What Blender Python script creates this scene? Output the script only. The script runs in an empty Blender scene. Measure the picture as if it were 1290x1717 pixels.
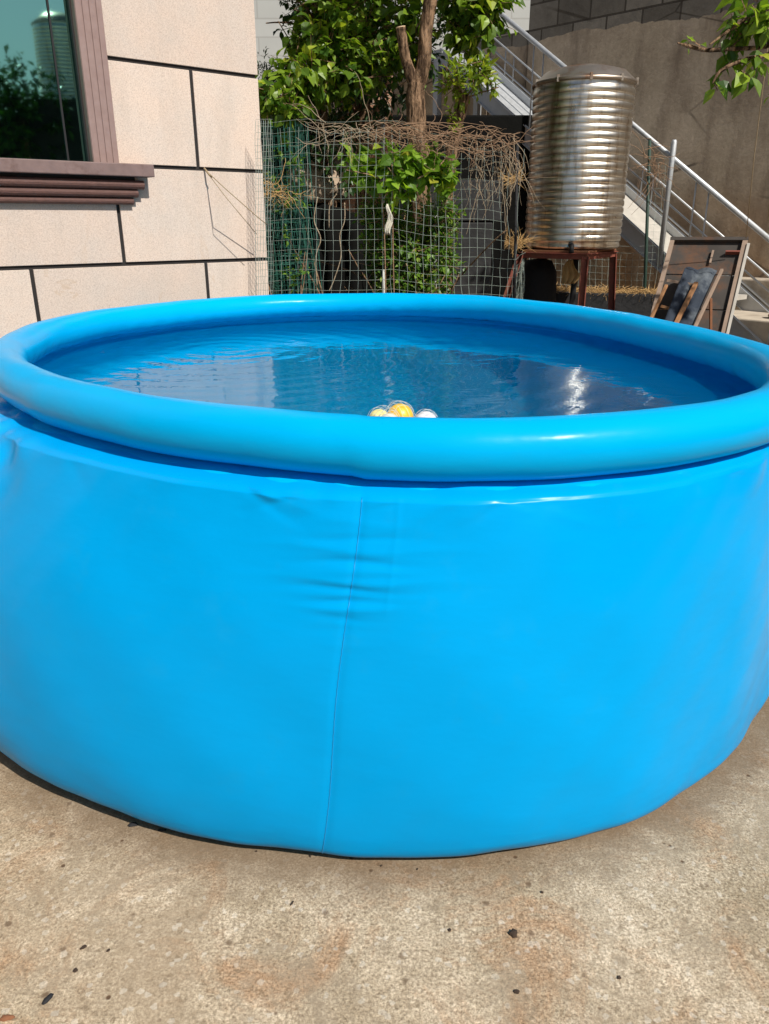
import bpy, bmesh, math, random
import numpy as np
from mathutils import Vector, Matrix
R = math.radians
random.seed(7); rng = np.random.default_rng(7)
sc = bpy.context.scene
COL = sc.collection

# ---------------------------------------------------------------- camera, sky, sun, exposure
TH = R(20.8); FPX = 1290.0; CAMH = 1.5
cd = bpy.data.cameras.new('camera'); cam = bpy.data.objects.new('camera', cd); COL.objects.link(cam)
cam.location = (0, 0, CAMH); cam.rotation_euler = (R(90) - TH, 0, 0)
cd.sensor_fit = 'VERTICAL'; cd.sensor_height = 36; cd.lens = 36 * FPX / 1717; cd.clip_start = .02; cd.clip_end = 500
sc.camera = cam
SUN_AZ, SUN_EL = 139, 48
world = bpy.data.worlds.new('World'); sc.world = world; world.use_nodes = True
nt = world.node_tree; nt.nodes.clear()
wo = nt.nodes.new('ShaderNodeOutputWorld'); bg = nt.nodes.new('ShaderNodeBackground'); sky = nt.nodes.new('ShaderNodeTexSky')
sky.sky_type = 'NISHITA'; sky.sun_disc = False; sky.sun_elevation = R(SUN_EL); sky.sun_rotation = R(SUN_AZ)
sky.dust_density = 2.0; sky.air_density = 1.0
bg.inputs[1].default_value = 0.064
nt.links.new(sky.outputs[0], bg.inputs[0]); nt.links.new(bg.outputs[0], wo.inputs[0])
sd = bpy.data.lights.new('sun', 'SUN'); sd.energy = 5.0; sd.angle = R(.6); sd.color = (1, .95, .87)
sun = bpy.data.objects.new('sun', sd); COL.objects.link(sun)
sv = Vector((math.sin(R(SUN_AZ)) * math.cos(R(SUN_EL)), math.cos(R(SUN_AZ)) * math.cos(R(SUN_EL)), math.sin(R(SUN_EL))))
sun.rotation_euler = sv.to_track_quat('Z', 'Y').to_euler(); sun.location = sv * 30
sc.view_settings.view_transform = 'Standard'; sc.view_settings.look = 'None'
sc.view_settings.exposure = 0; sc.view_settings.gamma = 1
sc.cycles.max_bounces = 10; sc.cycles.transparent_max_bounces = 16

# ---------------------------------------------------------------- survey helpers (pixel of the photo -> point of the yard)
def ray(px, py):
    xr = (px - 645) / FPX; yr = (858.5 - py) / FPX
    return Vector((xr, math.cos(TH) + yr * math.sin(TH), -math.sin(TH) + yr * math.cos(TH)))
def at(px, py, Y):
    r = ray(px, py); return Vector((0, 0, CAMH)) + r * (Y / r.y)
def onz(px, py, z):
    r = ray(px, py); return Vector((0, 0, CAMH)) + r * ((z - CAMH) / r.z)

# ---------------------------------------------------------------- mesh helpers
class MB:
    def __init__(s): s.v = []; s.f = []
    def add(s, vs, fs):
        o = len(s.v); s.v += [tuple(v) for v in vs]; s.f += [tuple(i + o for i in f) for f in fs]
    def box(s, c, size, M=None, taper=1.0):
        hx, hy, hz = [d / 2 for d in size]; vs = []
        for z in (-1, 1):
            t = taper if z > 0 else 1
            for x, y in ((-1, -1), (1, -1), (1, 1), (-1, 1)):
                p = Vector((x * hx * t, y * hy * t, z * hz))
                if M is not None: p = M @ p
                vs.append(p + Vector(c))
        s.add(vs, [(3, 2, 1, 0), (4, 5, 6, 7), (0, 1, 5, 4), (1, 2, 6, 5), (2, 3, 7, 6), (3, 0, 4, 7)])
    def bar(s, a, b, w, d, up=(0, 0, 1)):
        a = Vector(a); b = Vector(b); t = (b - a).normalized(); u = Vector(up)
        if abs(t.dot(u)) > .98: u = Vector((1, 0, 0))
        x = t.cross(u).normalized(); y = x.cross(t).normalized()
        M = Matrix((x, y, t)).transposed()
        s.box((a + b) / 2, (w, d, (b - a).length), M)
    def tube(s, pts, r, n=6, caps=True):
        pts = [Vector(p) for p in pts]; N = len(pts)
        rr = r if hasattr(r, '__len__') else [r] * N
        ref = Vector((0, 0, 1)); vs = []; x = None
        for i, p in enumerate(pts):
            t = (pts[min(i + 1, N - 1)] - pts[max(i - 1, 0)])
            t = t.normalized() if t.length > 1e-9 else Vector((0, 0, 1))
            if x is None:
                if abs(t.dot(ref)) > .9: ref = Vector((1, 0, 0))
                x = t.cross(ref).normalized()
            else:
                x = (x - t * x.dot(t)).normalized()
            y = t.cross(x)
            for k in range(n):
                a = 2 * math.pi * k / n
                vs.append(p + (x * math.cos(a) + y * math.sin(a)) * rr[i])
        fs = []
        for i in range(N - 1):
            for k in range(n):
                k2 = (k + 1) % n
                fs.append((i * n + k, i * n + k2, (i + 1) * n + k2, (i + 1) * n + k))
        if caps: fs.append(tuple(range(n))[::-1]); fs.append(tuple((N - 1) * n + k for k in range(n)))
        s.add(vs, fs)
    def lathe(s, prof, n=48, c=(0, 0, 0), closed=False):
        vs = []; fs = []; m = len(prof)
        for k in range(n):
            a = 2 * math.pi * k / n
            for r_, z in prof: vs.append((c[0] + r_ * math.cos(a), c[1] + r_ * math.sin(a), c[2] + z))
        for k in range(n):
            k2 = (k + 1) % n
            for j in range(m - 1):
                fs.append((k * m + j, k2 * m + j, k2 * m + j + 1, k * m + j + 1))
        s.add(vs, fs)
    def build(s, name, mat=None, parent=None, smooth=False, bevel=0, loc=None):
        me = bpy.data.meshes.new(name); me.from_pydata(s.v, [], s.f); me.update()
        if smooth: me.polygons.foreach_set('use_smooth', [True] * len(me.polygons))
        o = bpy.data.objects.new(name, me); COL.objects.link(o)
        if mat: me.materials.append(mat)
        if parent:
            o.parent = parent
            if parent.location.length > 0 or True:
                o.matrix_parent_inverse = Matrix.Translation(parent.location).inverted()
        if bevel:
            m = o.modifiers.new('bevel', 'BEVEL'); m.width = bevel; m.segments = 2; m.limit_method = 'ANGLE'
        return o
def tag(o, label=None, cat=None, group=None, kind=None):
    if label: o['label'] = label
    if cat: o['category'] = cat
    if group: o['group'] = group
    if kind: o['kind'] = kind
    return o
def empty(name, loc, label, cat, group=None):
    o = bpy.data.objects.new(name, None); COL.objects.link(o); o.location = loc
    o.empty_display_size = .1
    return tag(o, label, cat, group)
def noise1(x, seed=0):
    return math.sin(x * 1.7 + seed) * .5 + math.sin(x * 3.9 + seed * 2.3) * .3 + math.sin(x * 8.3 + seed * 5.1) * .2

# ---------------------------------------------------------------- materials
class NM:
    def __init__(s, name):
        s.m = bpy.data.materials.new(name); s.m.use_nodes = True; s.t = s.m.node_tree; s.n = s.t.nodes; s.l = s.t.links
        s.p = s.n['Principled BSDF']; s.out = s.n['Material Output']
        s.tc = s.n.new('ShaderNodeTexCoord'); s.co = s.tc.outputs['Object']
    def mp(s, scale=(1, 1, 1), rot=(0, 0, 0), loc=(0, 0, 0)):
        m = s.n.new('ShaderNodeMapping'); m.inputs['Scale'].default_value = scale; m.inputs['Rotation'].default_value = rot; m.inputs['Location'].default_value = loc
        s.l.new(s.co, m.inputs[0]); return m.outputs[0]
    def noise(s, scale, detail=4, rough=.55, co=None, dist=0):
        n = s.n.new('ShaderNodeTexNoise'); n.inputs['Scale'].default_value = scale; n.inputs['Detail'].default_value = detail
        n.inputs['Roughness'].default_value = rough; n.inputs['Distortion'].default_value = dist
        s.l.new(co or s.co, n.inputs['Vector']); return n.outputs['Fac']
    def voro(s, scale, co=None, feat='F1', rnd=1):
        n = s.n.new('ShaderNodeTexVoronoi'); n.feature = feat; n.inputs['Scale'].default_value = scale; n.inputs['Randomness'].default_value = rnd
        s.l.new(co or s.co, n.inputs['Vector']); return n
    def ramp(s, fac, stops, interp='LINEAR'):
        r = s.n.new('ShaderNodeValToRGB'); r.color_ramp.interpolation = interp
        e = r.color_ramp.elements
        while len(e) < len(stops): e.new(.5)
        for i, (p, c) in enumerate(stops):
            e[i].position = p; e[i].color = (c if hasattr(c, '__len__') else (c, c, c)) + ((1,) if hasattr(c, '__len__') else (1,)) if hasattr(c, '__len__') else (c, c, c, 1)
        s.l.new(fac, r.inputs[0]); return r.outputs[0]
    def mix(s, fac, a, b, mode='MIX'):
        m = s.n.new('ShaderNodeMix'); m.data_type = 'RGBA'; m.blend_type = mode
        for sock, val in ((0, fac), (6, a), (7, b)):
            if isinstance(val, (int, float)): m.inputs[sock].default_value = val if sock == 0 else (val, val, val, 1)
            elif isinstance(val, tuple): m.inputs[sock].default_value = val + (1,)
            else: s.l.new(val, m.inputs[sock])
        return m.outputs[2]
    def math(s, op, a, b=0, clamp=False):
        m = s.n.new('ShaderNodeMath'); m.operation = op; m.use_clamp = clamp
        for i, v in enumerate((a, b)):
            if isinstance(v, (int, float)): m.inputs[i].default_value = v
            else: s.l.new(v, m.inputs[i])
        return m.outputs[0]
    def sep(s, co=None):
        n = s.n.new('ShaderNodeSeparateXYZ'); s.l.new(co or s.co, n.inputs[0]); return n.outputs
    def bump(s, h, strength=.3, dist=.01, prev=None):
        b = s.n.new('ShaderNodeBump'); b.inputs['Strength'].default_value = strength; b.inputs['Distance'].default_value = dist
        s.l.new(h, b.inputs['Height'])
        if prev: s.l.new(prev, b.inputs['Normal'])
        return b.outputs[0]
    def set(s, color=None, rough=None, metal=None, spec=None, normal=None, **k):
        d = {'Base Color': color, 'Roughness': rough, 'Metallic': metal, 'Specular IOR Level': spec, 'Normal': normal}; d.update(k)
        for key, v in d.items():
            if v is None: continue
            if isinstance(v, (int, float)): s.p.inputs[key].default_value = v
            elif isinstance(v, tuple): s.p.inputs[key].default_value = v + (1,)
            else: s.l.new(v, s.p.inputs[key])
        return s.m
def simple(name, c, rough=.6, metal=0, nscale=30, var=.25, bump=.2, bd=.003, spec=None, c2=None, thr=(.45, .7)):
    n = NM(name); f = n.noise(nscale, 5)
    dark = tuple(x * (1 - var) for x in c); col = n.mix(f, dark, tuple(min(1, x * (1 + var)) for x in c))
    if c2: col = n.mix(n.ramp(n.noise(nscale * .35, 6, .65), [(thr[0], 0), (thr[1], 1)]), col, c2)
    return n.set(col, rough, metal, spec, n.bump(n.noise(nscale * 3, 4), bump, bd))

def m_ground():
    n = NM('concrete_ground')
    base = n.mix(n.ramp(n.noise(2.6, 9, .72), [(.36, 0), (.64, 1)]), (.37, .30, .205), (.62, .52, .39))
    rust = n.ramp(n.noise(3.4, 10, .78, n.mp(loc=(3.3, 9.1, 0)), .6), [(.50, 0), (.62, .85)])
    base = n.mix(rust, base, (.42, .27, .16))
    gray = n.ramp(n.noise(4.2, 9, .72, n.mp(loc=(7.3, 1.1, 0))), [(.56, 0), (.72, .6)])
    base = n.mix(gray, base, (.36, .30, .23))
    pale = n.ramp(n.noise(5.5, 6, .7, n.mp(loc=(1.3, 4.1, 0))), [(.56, 0), (.75, .55)])
    base = n.mix(pale, base, (.82, .72, .58))
    fine = n.noise(150, 5, .85); col = n.mix(n.ramp(fine, [(.38, .0), (.62, 1)]), (.40, .37, .34), (1.42, 1.42, 1.42))
    base = n.mix(1, base, col, 'MULTIPLY')
    mid = n.noise(38, 5, .75); base = n.mix(1, base, n.mix(n.ramp(mid, [(.36, 0), (.64, 1)]), (.84, .81, .77), (1.12, 1.12, 1.12)), 'MULTIPLY')
    bs = n.ramp(n.noise(1.7, 9, .7, n.mp(loc=(6.1, 3.2, 0)), .5), [(.50, 0), (.62, .6)]); base = n.mix(bs, base, (.33, .25, .165))
    gv = n.voro(210); gc = n.sep(gv.outputs['Color']); base = n.mix(1, base, n.mix(gc[0], (.87, .85, .82), (1.11, 1.11, 1.10)), 'MULTIPLY')
    gv2 = n.voro(95); gc2 = n.sep(gv2.outputs['Color']); base = n.mix(n.math('MULTIPLY', n.math('GREATER_THAN', gc2[1], .95), .42), base, (.17, .12, .07))
    base = n.mix(n.math('MULTIPLY', n.math('GREATER_THAN', gc2[2], .965), .22), base, (.85, .80, .70))
    dk = n.ramp(n.noise(3.3, 10, .8, n.mp(loc=(1.3, 2.2, 0)), .8), [(.49, 0), (.60, .62)]); base = n.mix(dk, base, (.30, .235, .16))
    # darker ring around the foot of the pool
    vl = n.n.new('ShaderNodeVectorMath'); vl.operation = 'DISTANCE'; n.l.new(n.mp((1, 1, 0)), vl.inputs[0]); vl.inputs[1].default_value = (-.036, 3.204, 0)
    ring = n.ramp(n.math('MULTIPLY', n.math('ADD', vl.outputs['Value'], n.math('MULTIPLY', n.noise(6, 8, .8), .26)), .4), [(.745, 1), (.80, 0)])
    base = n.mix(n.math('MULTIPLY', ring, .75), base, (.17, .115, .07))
    sp = n.voro(26); pits = n.ramp(sp.outputs['Distance'], [(.0, 1), (.10, 1), (.17, 0)])
    sel = n.ramp(n.noise(4.2, 3, .6, n.mp(loc=(5, 5, 0))), [(.56, 0), (.62, 1)])
    pm = n.math('MULTIPLY', pits, sel)
    sp2 = n.voro(9, n.mp(loc=(2, 7, 0))); pm2 = n.ramp(sp2.outputs['Distance'], [(0, .8), (.045, .7), (.09, 0)])
    base = n.mix(n.math('MAXIMUM', pm, pm2), base, (.115, .07, .04))
    sp3 = n.voro(75); pm3 = n.ramp(sp3.outputs['Distance'], [(0, .75), (.13, .5), (.2, 0)])
    base = n.mix(n.math('MULTIPLY', pm3, n.ramp(n.noise(7, 4), [(.48, 0), (.6, 1)])), base, (.16, .11, .07))
    h = n.math('ADD', n.math('MULTIPLY', fine, .5), n.math('MULTIPLY', mid, 1.4)); h = n.math('SUBTRACT', h, n.math('MULTIPLY', pm, .6))
    return n.set(base, .93, 0, .25, n.bump(h, .38, .006))
def m_granite():
    n = NM('pale_granite'); f = n.noise(150, 3, .8); g = n.noise(3.0, 5, .6)
    c = n.mix(n.ramp(f, [(.34, 0), (.56, 1)]), (.50, .415, .36), (.69, .60, .53))
    c = n.mix(n.ramp(g, [(.35, 0), (.65, 1)]), c, n.mix(1, c, (1.08, 1.02, .98), 'MULTIPLY'))
    sx = n.sep(); # ochre seep stains low on the wall under the window
    st = n.ramp(n.noise(2.2, 6, .7, n.mp((1, 1, .45), loc=(4.2, 0, 0)), 1.5), [(.585, 0), (.60, .75), (.615, .25), (.68, 0)])
    low = n.ramp(sx[2], [(0, 1), (1, 0)])
    mr = n.n.new('ShaderNodeMapRange'); mr.inputs[1].default_value = 1.0; mr.inputs[2].default_value = 1.75; mr.inputs[3].default_value = 1; mr.inputs[4].default_value = 0
    n.l.new(sx[2], mr.inputs[0])
    c = n.mix(n.math('MULTIPLY', n.math('MULTIPLY', st, mr.outputs[0]), .55), c, (.50, .33, .18))
    wh = n.ramp(n.noise(1.3, 3), [(.55, 0), (.66, .35)]); c = n.mix(n.math('MULTIPLY', wh, mr.outputs[0]), c, (.74, .66, .57))
    gi = n.n.new('ShaderNodeNewGeometry'); c = n.mix(1, c, n.ramp(gi.outputs['Random Per Island'], [(0, (.88, .875, .87)), (1, (1.03, 1.02, 1.0))]), 'MULTIPLY')
    gr = n.ramp(n.noise(1.6, 7, .7, n.mp((2.5, 2.5, .5))), [(.5, 0), (.75, .3)]); c = n.mix(gr, c, (.36, .31, .26))
    return n.set(c, .8, 0, .3, n.bump(f, .25, .002))
def vin_tr(n, base, tr_amt=.07):
    tr = n.n.new('ShaderNodeBsdfTranslucent'); tr.inputs[0].default_value = (0, base[1] * .85, min(1, base[2] * 1.05), 1)
    ms = n.n.new('ShaderNodeMixShader'); ms.inputs[0].default_value = tr_amt; n.l.new(n.p.outputs[0], ms.inputs[1]); n.l.new(tr.outputs[0], ms.inputs[2]); n.l.new(ms.outputs[0], n.out.inputs[0]); return n.m
def m_vinyl(name, base, inner=False):
    n = NM(name); f = n.noise(2.5, 3)
    c = n.mix(f, tuple(x * .94 for x in base), tuple(min(1, x * 1.04) for x in base))
    dust = n.ramp(n.noise(9, 7, .75), [(.56, 0), (.75, .13)]); c = n.mix(dust, c, (.03, .36, .62))
    h = n.noise(7, 3, .5, n.mp((1, 1, 2.5))); h2 = n.noise(45, 3)
    n.set(c, n.ramp(n.noise(5, 4), [(.3, .19), (.7, .27)]), 0, .32, n.bump(h2, .05, .002, n.bump(h, .10, .02)), IOR=1.2)
    return vin_tr(n, base)
M = {}
M['ground'] = m_ground(); M['granite'] = m_granite()
M['rimv'] = m_vinyl('blue_vinyl_rim', (.0, .42, .84)); M['side'] = m_vinyl('blue_vinyl_side', (.0, .36, .80))
M['seam'] = simple('welded_vinyl_seam', (.0, .30, .66), .35, 0, 60, .1)
M['grout'] = simple('dark_joint', (.022, .019, .018), .9, 0, 40)
def m_frame():
    n = NM('mauve_brown_frame'); f = n.noise(25, 5)
    c = n.mix(f, (.235, .155, .14), (.34, .245, .225)); return n.set(c, .62, 0, .3, n.bump(n.noise(90, 3), .15, .002))
M['frame'] = m_frame()
M['sill'] = simple('weathered_mauve_sill', (.20, .135, .125), .75, 0, 18, .3, .3, c2=(.11, .06, .05), thr=(.5, .66))
M['mould'] = simple('red_brown_moulding', (.12, .058, .047), .7, 0, 40, .35, .6, .006)
M['shadeblack'] = simple('painted_shade_black', (.007, .007, .0065), .95, 0, 4, .5, .5, .02, .1)  # near-black base stands in for the deep shade behind the fence
M['dark'] = simple('dark_rubber', (.012, .012, .014), .8)
def m_glass():
    n = NM('green_mirror_glass'); f = n.noise(.8, 2)
    n.set(n.mix(f, (.24, .56, .48), (.31, .64, .55)), .025, 1, None, n.bump(n.noise(1.2, 2), .03, .02)); return n.m
M['glass'] = m_glass()
def m_galv():
    n = NM('galvanised_steel'); f = n.noise(14, 5, .7); c = n.mix(f, (.40, .42, .44), (.66, .68, .70))
    return n.set(c, n.ramp(f, [(.3, .4), (.7, .6)]), .45, None, n.bump(n.noise(60, 3), .1, .001))
M['galv'] = m_galv()
def m_tank():
    n = NM('corrugated_stainless'); s = n.sep()
    f = n.noise(3, 5, .6, n.mp((1, 1, .6))); c = n.mix(f, (.72, .67, .58), (.92, .88, .80))
    streak = n.ramp(n.noise(5, 5, .65, n.mp((2.4, 2.4, .35))), [(.50, 0), (.66, .8)]); c = n.mix(streak, c, (.46, .35, .23))
    b = n.bump(n.noise(4, 3, .5, n.mp((1, 1, .7))), .05, .015)
    return n.set(c, n.ramp(n.noise(10, 4), [(.3, .27), (.7, .38)]), 1, None, b)
M['tank'] = m_tank()
M['tanktop'] = simple('dull_tank_lid', (.42, .36, .30), .42, .9, 8, .3, .2, c2=(.30, .13, .05), thr=(.5, .65))
M['redsteel'] = simple('red_oxide_steel', (.22, .058, .036), .7, 0, 25, .35, .3, c2=(.16, .07, .035), thr=(.5, .7))
M['rust'] = simple('rusty_plate', (.22, .09, .04), .85, 0, 20, .4, .4)
def m_retain():
    n = NM('stained_retaining_concrete'); s = n.sep()
    c = n.mix(n.ramp(n.noise(.9, 7, .65), [(.35, 0), (.65, 1)]), (.29, .225, .16), (.52, .43, .33))
    vs = n.ramp(n.noise(2.2, 6, .6, n.mp((1.5, 1.5, .3))), [(.45, 0), (.7, .8)]); c = n.mix(n.math('MULTIPLY', vs, .6), c, (.52, .43, .32))
    ds = n.ramp(n.noise(3.1, 6, .6, n.mp((1.3, 1.3, .3), loc=(3, 1, 0))), [(.48, 0), (.72, .65)]); c = n.mix(ds, c, (.15, .11, .08))
    mr = n.n.new('ShaderNodeMapRange'); mr.inputs[1].default_value = 1.9; mr.inputs[2].default_value = .5
    n.l.new(s[2], mr.inputs[0]); o = n.math('MULTIPLY', mr.outputs[0], n.ramp(n.noise(1.6, 5), [(.32, .1), (.6, 1)]))
    c = n.mix(o, c, (.46, .24, .09))
    fine = n.noise(26, 6, .75); c = n.mix(1, c, n.mix(fine, (.65, .65, .65), (1.3, 1.3, 1.3)), 'MULTIPLY')
    # blocks of the top courses (wall runs along x in object space)
    br = n.n.new('ShaderNodeTexBrick'); br.inputs['Scale'].default_value = 1; br.inputs['Brick Width'].default_value = .44; br.inputs['Row Height'].default_value = .27
    br.inputs['Mortar Size'].default_value = .012; br.inputs['Color1'].default_value = (.13, .12, .105, 1); br.inputs['Color2'].default_value = (.22, .205, .18, 1); br.inputs['Mortar'].default_value = (.07, .062, .053, 1)
    cm = n.n.new('ShaderNodeCombineXYZ'); n.l.new(s[0], cm.inputs[0]); n.l.new(n.math('SUBTRACT', s[2], 3.37), cm.inputs[1]); n.l.new(cm.outputs[0], br.inputs['Vector'])
    top = n.math('GREATER_THAN', n.math('ADD', s[2], n.math('MULTIPLY', n.noise(1.5, 5), .30)), 3.66)
    bc = n.mix(1, br.outputs['Color'], n.mix(n.noise(6, 6, .7), (.6, .58, .55), (1.5, 1.45, 1.4)), 'MULTIPLY')
    c = n.mix(top, c, bc)
    crack = n.voro(.9, n.mp((1, 1, 1.4), loc=(.4, 0, .3)), 'DISTANCE_TO_EDGE'); cr = n.ramp(crack.outputs['Distance'], [(0, 1), (.006, 1), (.012, 0)])
    c = n.mix(n.math('MULTIPLY', cr, n.ramp(n.noise(1.1, 3), [(.5, 0), (.6, .7)])), c, (.05, .04, .03))
    h = n.math('ADD', fine, n.math('MULTIPLY', n.math('MULTIPLY', br.outputs['Fac'], top), -1.5))
    return n.set(c, .92, 0, .2, n.bump(n.noise(2.5, 5), .5, .05, n.bump(h, .5, .012)))
M['retain'] = m_retain()
def m_far():
    n = NM('pale_tile_wall'); s = n.sep()
    br = n.n.new('ShaderNodeTexBrick'); br.inputs['Scale'].default_value = 1; br.inputs['Brick Width'].default_value = 1.1; br.inputs['Row Height'].default_value = .28
    br.inputs['Mortar Size'].default_value = .012; br.inputs['Color1'].default_value = (.45, .46, .44, 1); br.inputs['Color2'].default_value = (.50, .51, .49, 1); br.inputs['Mortar'].default_value = (.40, .40, .38, 1)
    cm = n.n.new('ShaderNodeCombineXYZ'); n.l.new(s[0], cm.inputs[0]); n.l.new(s[2], cm.inputs[1]); n.l.new(cm.outputs[0], br.inputs['Vector'])
    c = n.mix(1, br.outputs['Color'], n.mix(n.noise(2, 5), (.88, .88, .88), (1.05, 1.05, 1.05)), 'MULTIPLY')
    return n.set(c, .8, 0, .2)
M['far'] = m_far()
def m_leaf(name, dark, light, trans=.35, rough=.4, yellow=None):
    n = NM(name); g = n.n.new('ShaderNodeNewGeometry'); c = n.ramp(g.outputs['Random Per Island'], [(0, dark), (.6, tuple((a + b) / 2 for a, b in zip(dark, light))), (.86, light)] + ([(1, yellow)] if yellow else [(1, light)]))
    c = n.mix(n.noise(60, 3), c, n.mix(1, c, (.75, .8, .6), 'MULTIPLY'))
    n.set(c, rough, 0, .4)
    tr = n.n.new('ShaderNodeBsdfTranslucent'); n.l.new(n.mix(1, c, (1.6, 1.7, .7), 'MULTIPLY'), tr.inputs[0])
    ms = n.n.new('ShaderNodeMixShader'); ms.inputs[0].default_value = trans
    n.l.new(n.p.outputs[0], ms.inputs[1]); n.l.new(tr.outputs[0], ms.inputs[2]); n.l.new(ms.outputs[0], n.out.inputs[0]); return n.m
M['leafbig'] = m_leaf('broad_green_leaves', (.04, .10, .014), (.28, .41, .04), yellow=(.45, .48, .06))
M['leafvine'] = m_leaf('lit_creeper_leaves', (.09, .19, .02), (.34, .52, .055), .42, yellow=(.45, .42, .06))
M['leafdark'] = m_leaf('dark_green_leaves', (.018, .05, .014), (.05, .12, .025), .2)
M['leafyel'] = m_leaf('yellow_green_leaves', (.13, .21, .025), (.34, .42, .05), .4, yellow=(.50, .45, .08))
M['leafsm'] = m_leaf('small_shrub_leaves', (.05, .13, .02), (.22, .38, .05), .35, yellow=(.3, .33, .06))
def m_bark():
    n = NM('furrowed_bark'); f = n.noise(34, 6, .75, n.mp((1, 1, .22)), .6); c = n.mix(n.ramp(f, [(.42, 0), (.58, 1)]), (.05, .03, .018), (.34, .215, .13))
    v = n.voro(30, n.mp((1, 1, .3))); return n.set(c, .9, 0, .15, n.bump(n.math('ADD', f, v.outputs['Distance']), .9, .02))
M['bark'] = m_bark()
M['cutwood'] = simple('fresh_cut_wood', (.62, .45, .28), .7, 0, 60)
M['twig'] = simple('dry_vine_stems', (.30, .185, .11), .85, 0, 15, .45)
M['twiglight'] = simple('pale_dry_stems', (.40, .31, .21), .85, 0, 15, .35)
M['straw'] = simple('dry_straw', (.48, .30, .12), .8, 0, 12, .45)
M['wire'] = simple('weathered_fence_wire', (.36, .42, .37), .5, .3, 12, .3)
M['greenwire'] = simple('green_coated_wire', (.03, .13, .095), .5, 0, 9, .5)
M['whitepost'] = simple('pale_fence_stake', (.50, .50, .47), .6, 0, 20)
M['soil'] = simple('dark_soil', (.055, .042, .03), .95, 0, 10, .4, .6, .03)
M['brick'] = None
def m_brick():
    n = NM('salmon_brickwork'); s = n.sep(); br = n.n.new('ShaderNodeTexBrick'); br.inputs['Scale'].default_value = 1; br.inputs['Brick Width'].default_value = .24; br.inputs['Row Height'].default_value = .075
    br.inputs['Mortar Size'].default_value = .006; br.inputs['Color1'].default_value = (.50, .26, .16, 1); br.inputs['Color2'].default_value = (.62, .38, .26, 1); br.inputs['Mortar'].default_value = (.45, .38, .3, 1)
    cm = n.n.new('ShaderNodeCombineXYZ'); n.l.new(n.math('ADD', s[0], s[1]), cm.inputs[0]); n.l.new(s[2], cm.inputs[1]); n.l.new(cm.outputs[0], br.inputs['Vector'])
    return n.set(br.outputs['Color'], .9, 0, .2, n.bump(n.noise(30, 4), .4, .005))
M['brick'] = m_brick()
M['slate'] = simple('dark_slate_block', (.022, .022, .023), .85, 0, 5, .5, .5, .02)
M['sand'] = simple('buff_stone', (.42, .32, .22), .9, 0, 7, .3, .6, .02, c2=(.35, .27, .2), thr=(.5, .7))
M['wooddark'] = simple('charred_board', (.05, .042, .036), .85, 0, 6, .5, .4, c2=(.15, .06, .022), thr=(.52, .68))
M['wood'] = simple('orange_brown_timber', (.36, .18, .08), .75, 0, 14, .35)
M['woodpale'] = simple('weathered_timber', (.30, .215, .16), .8, 0, 14, .35)
M['stepc'] = simple('pale_chipped_concrete', (.50, .43, .34), .9, 0, 6, .35, .6, .01, c2=(.30, .24, .18), thr=(.48, .64))
M['bluecloth'] = simple('navy_canvas', (.018, .028, .046), .85, 0, 9, .4, .4, .01, c2=(.12, .14, .16), thr=(.56, .7))
M['tread'] = simple('pale_step_plate', (.47, .44, .39), .8, 0, 9, .25)
M['rag'] = simple('off_white_rag', (.62, .58, .48), .9, 0, 20, .2)
M['rope'] = simple('old_rope', (.33, .25, .15), .9, 0, 60, .3)
M['netw'] = simple('white_net_cord', (.60, .68, .72), .5, 0, 60, .1)

# ---------------------------------------------------------------- ground
def sheet(name, x0, x1, y0, y1, z, mat, n=2, label=None):
    b = MB(); b.add([(x0, y0, z), (x1, y0, z), (x1, y1, z), (x0, y1, z)], [(0, 1, 2, 3)]); o = b.build(name, mat); return tag(o, kind='structure')
sheet('ground', -120, 120, -120, 120, 0, M['ground'])
b = MB(); nx, ny = 60, 40; vs = []; fs = []
for j in range(ny + 1):
    for i in range(nx + 1):
        x = -3 + 9 * i / nx; y = 5.75 + 8 * j / ny
        e = min(i, nx - i, j, ny - j) / 4
        z = .004 + min(1, e) * (.05 + .04 * noise1(x * 2.1 + y, 2) + .04 * noise1(y * 2.7 - x, 4) + .05)
        vs.append((x, y, max(.004, z)))
for j in range(ny):
    for i in range(nx): a = j * (nx + 1) + i; fs.append((a, a + 1, a + nx + 2, a + nx + 1))
b.add(vs, fs); tag(b.build('soil', M['soil'], smooth=True), kind='structure')

# ---------------------------------------------------------------- house (cladding wall, az 50)
AZ = R(50); U = Vector((math.sin(AZ), math.cos(AZ), 0)); NW = Vector((math.cos(AZ), -math.sin(AZ), 0))  # along the wall, and out of the wall to the yard
CORNER = Vector((-0.797, 5.5, 0))
def W(s, z, p=0): return CORNER + U * s + NW * p + Vector((0, 0, z))
house = empty('house', CORNER + U * -3 + NW * -2, 'pink-beige stone-clad house with dark joints at the left of the pool', 'house')
MW = Matrix((U, NW, Vector((0, 0, 1)))).transposed()
def wbox(b, s0, s1, z0, z1, p0, p1): b.box(W((s0 + s1) / 2, (z0 + z1) / 2, (p0 + p1) / 2), (s1 - s0, p1 - p0, z1 - z0), MW)
WS0, WS1, WZ0, WZ1 = -2.75, -.965, 1.80, 3.5       # outer window opening incl. surround
b = MB()
wbox(b, -7, WS0, 0, 6, -.25, -.012); wbox(b, WS1, -.012, 0, 6, -.25, -.012); wbox(b, WS0, WS1, 0, WZ0, -.25, -.012); wbox(b, WS0, WS1, WZ1, 6, -.25, -.012)
wbox(b, -.25, -.012, 0, 6, -4.5, -.25); wbox(b, -7, -6.75, 0, 6, -4.5, -.25); wbox(b, -6.75, -.25, 0, 6, -4.5, -4.25)
b.build('wall', M['grout'], house)
b = MB(); g = .011
rows = [(.0, .16)] + [(.16 + i * .545, .16 + (i + 1) * .545) for i in range(11)]
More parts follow.
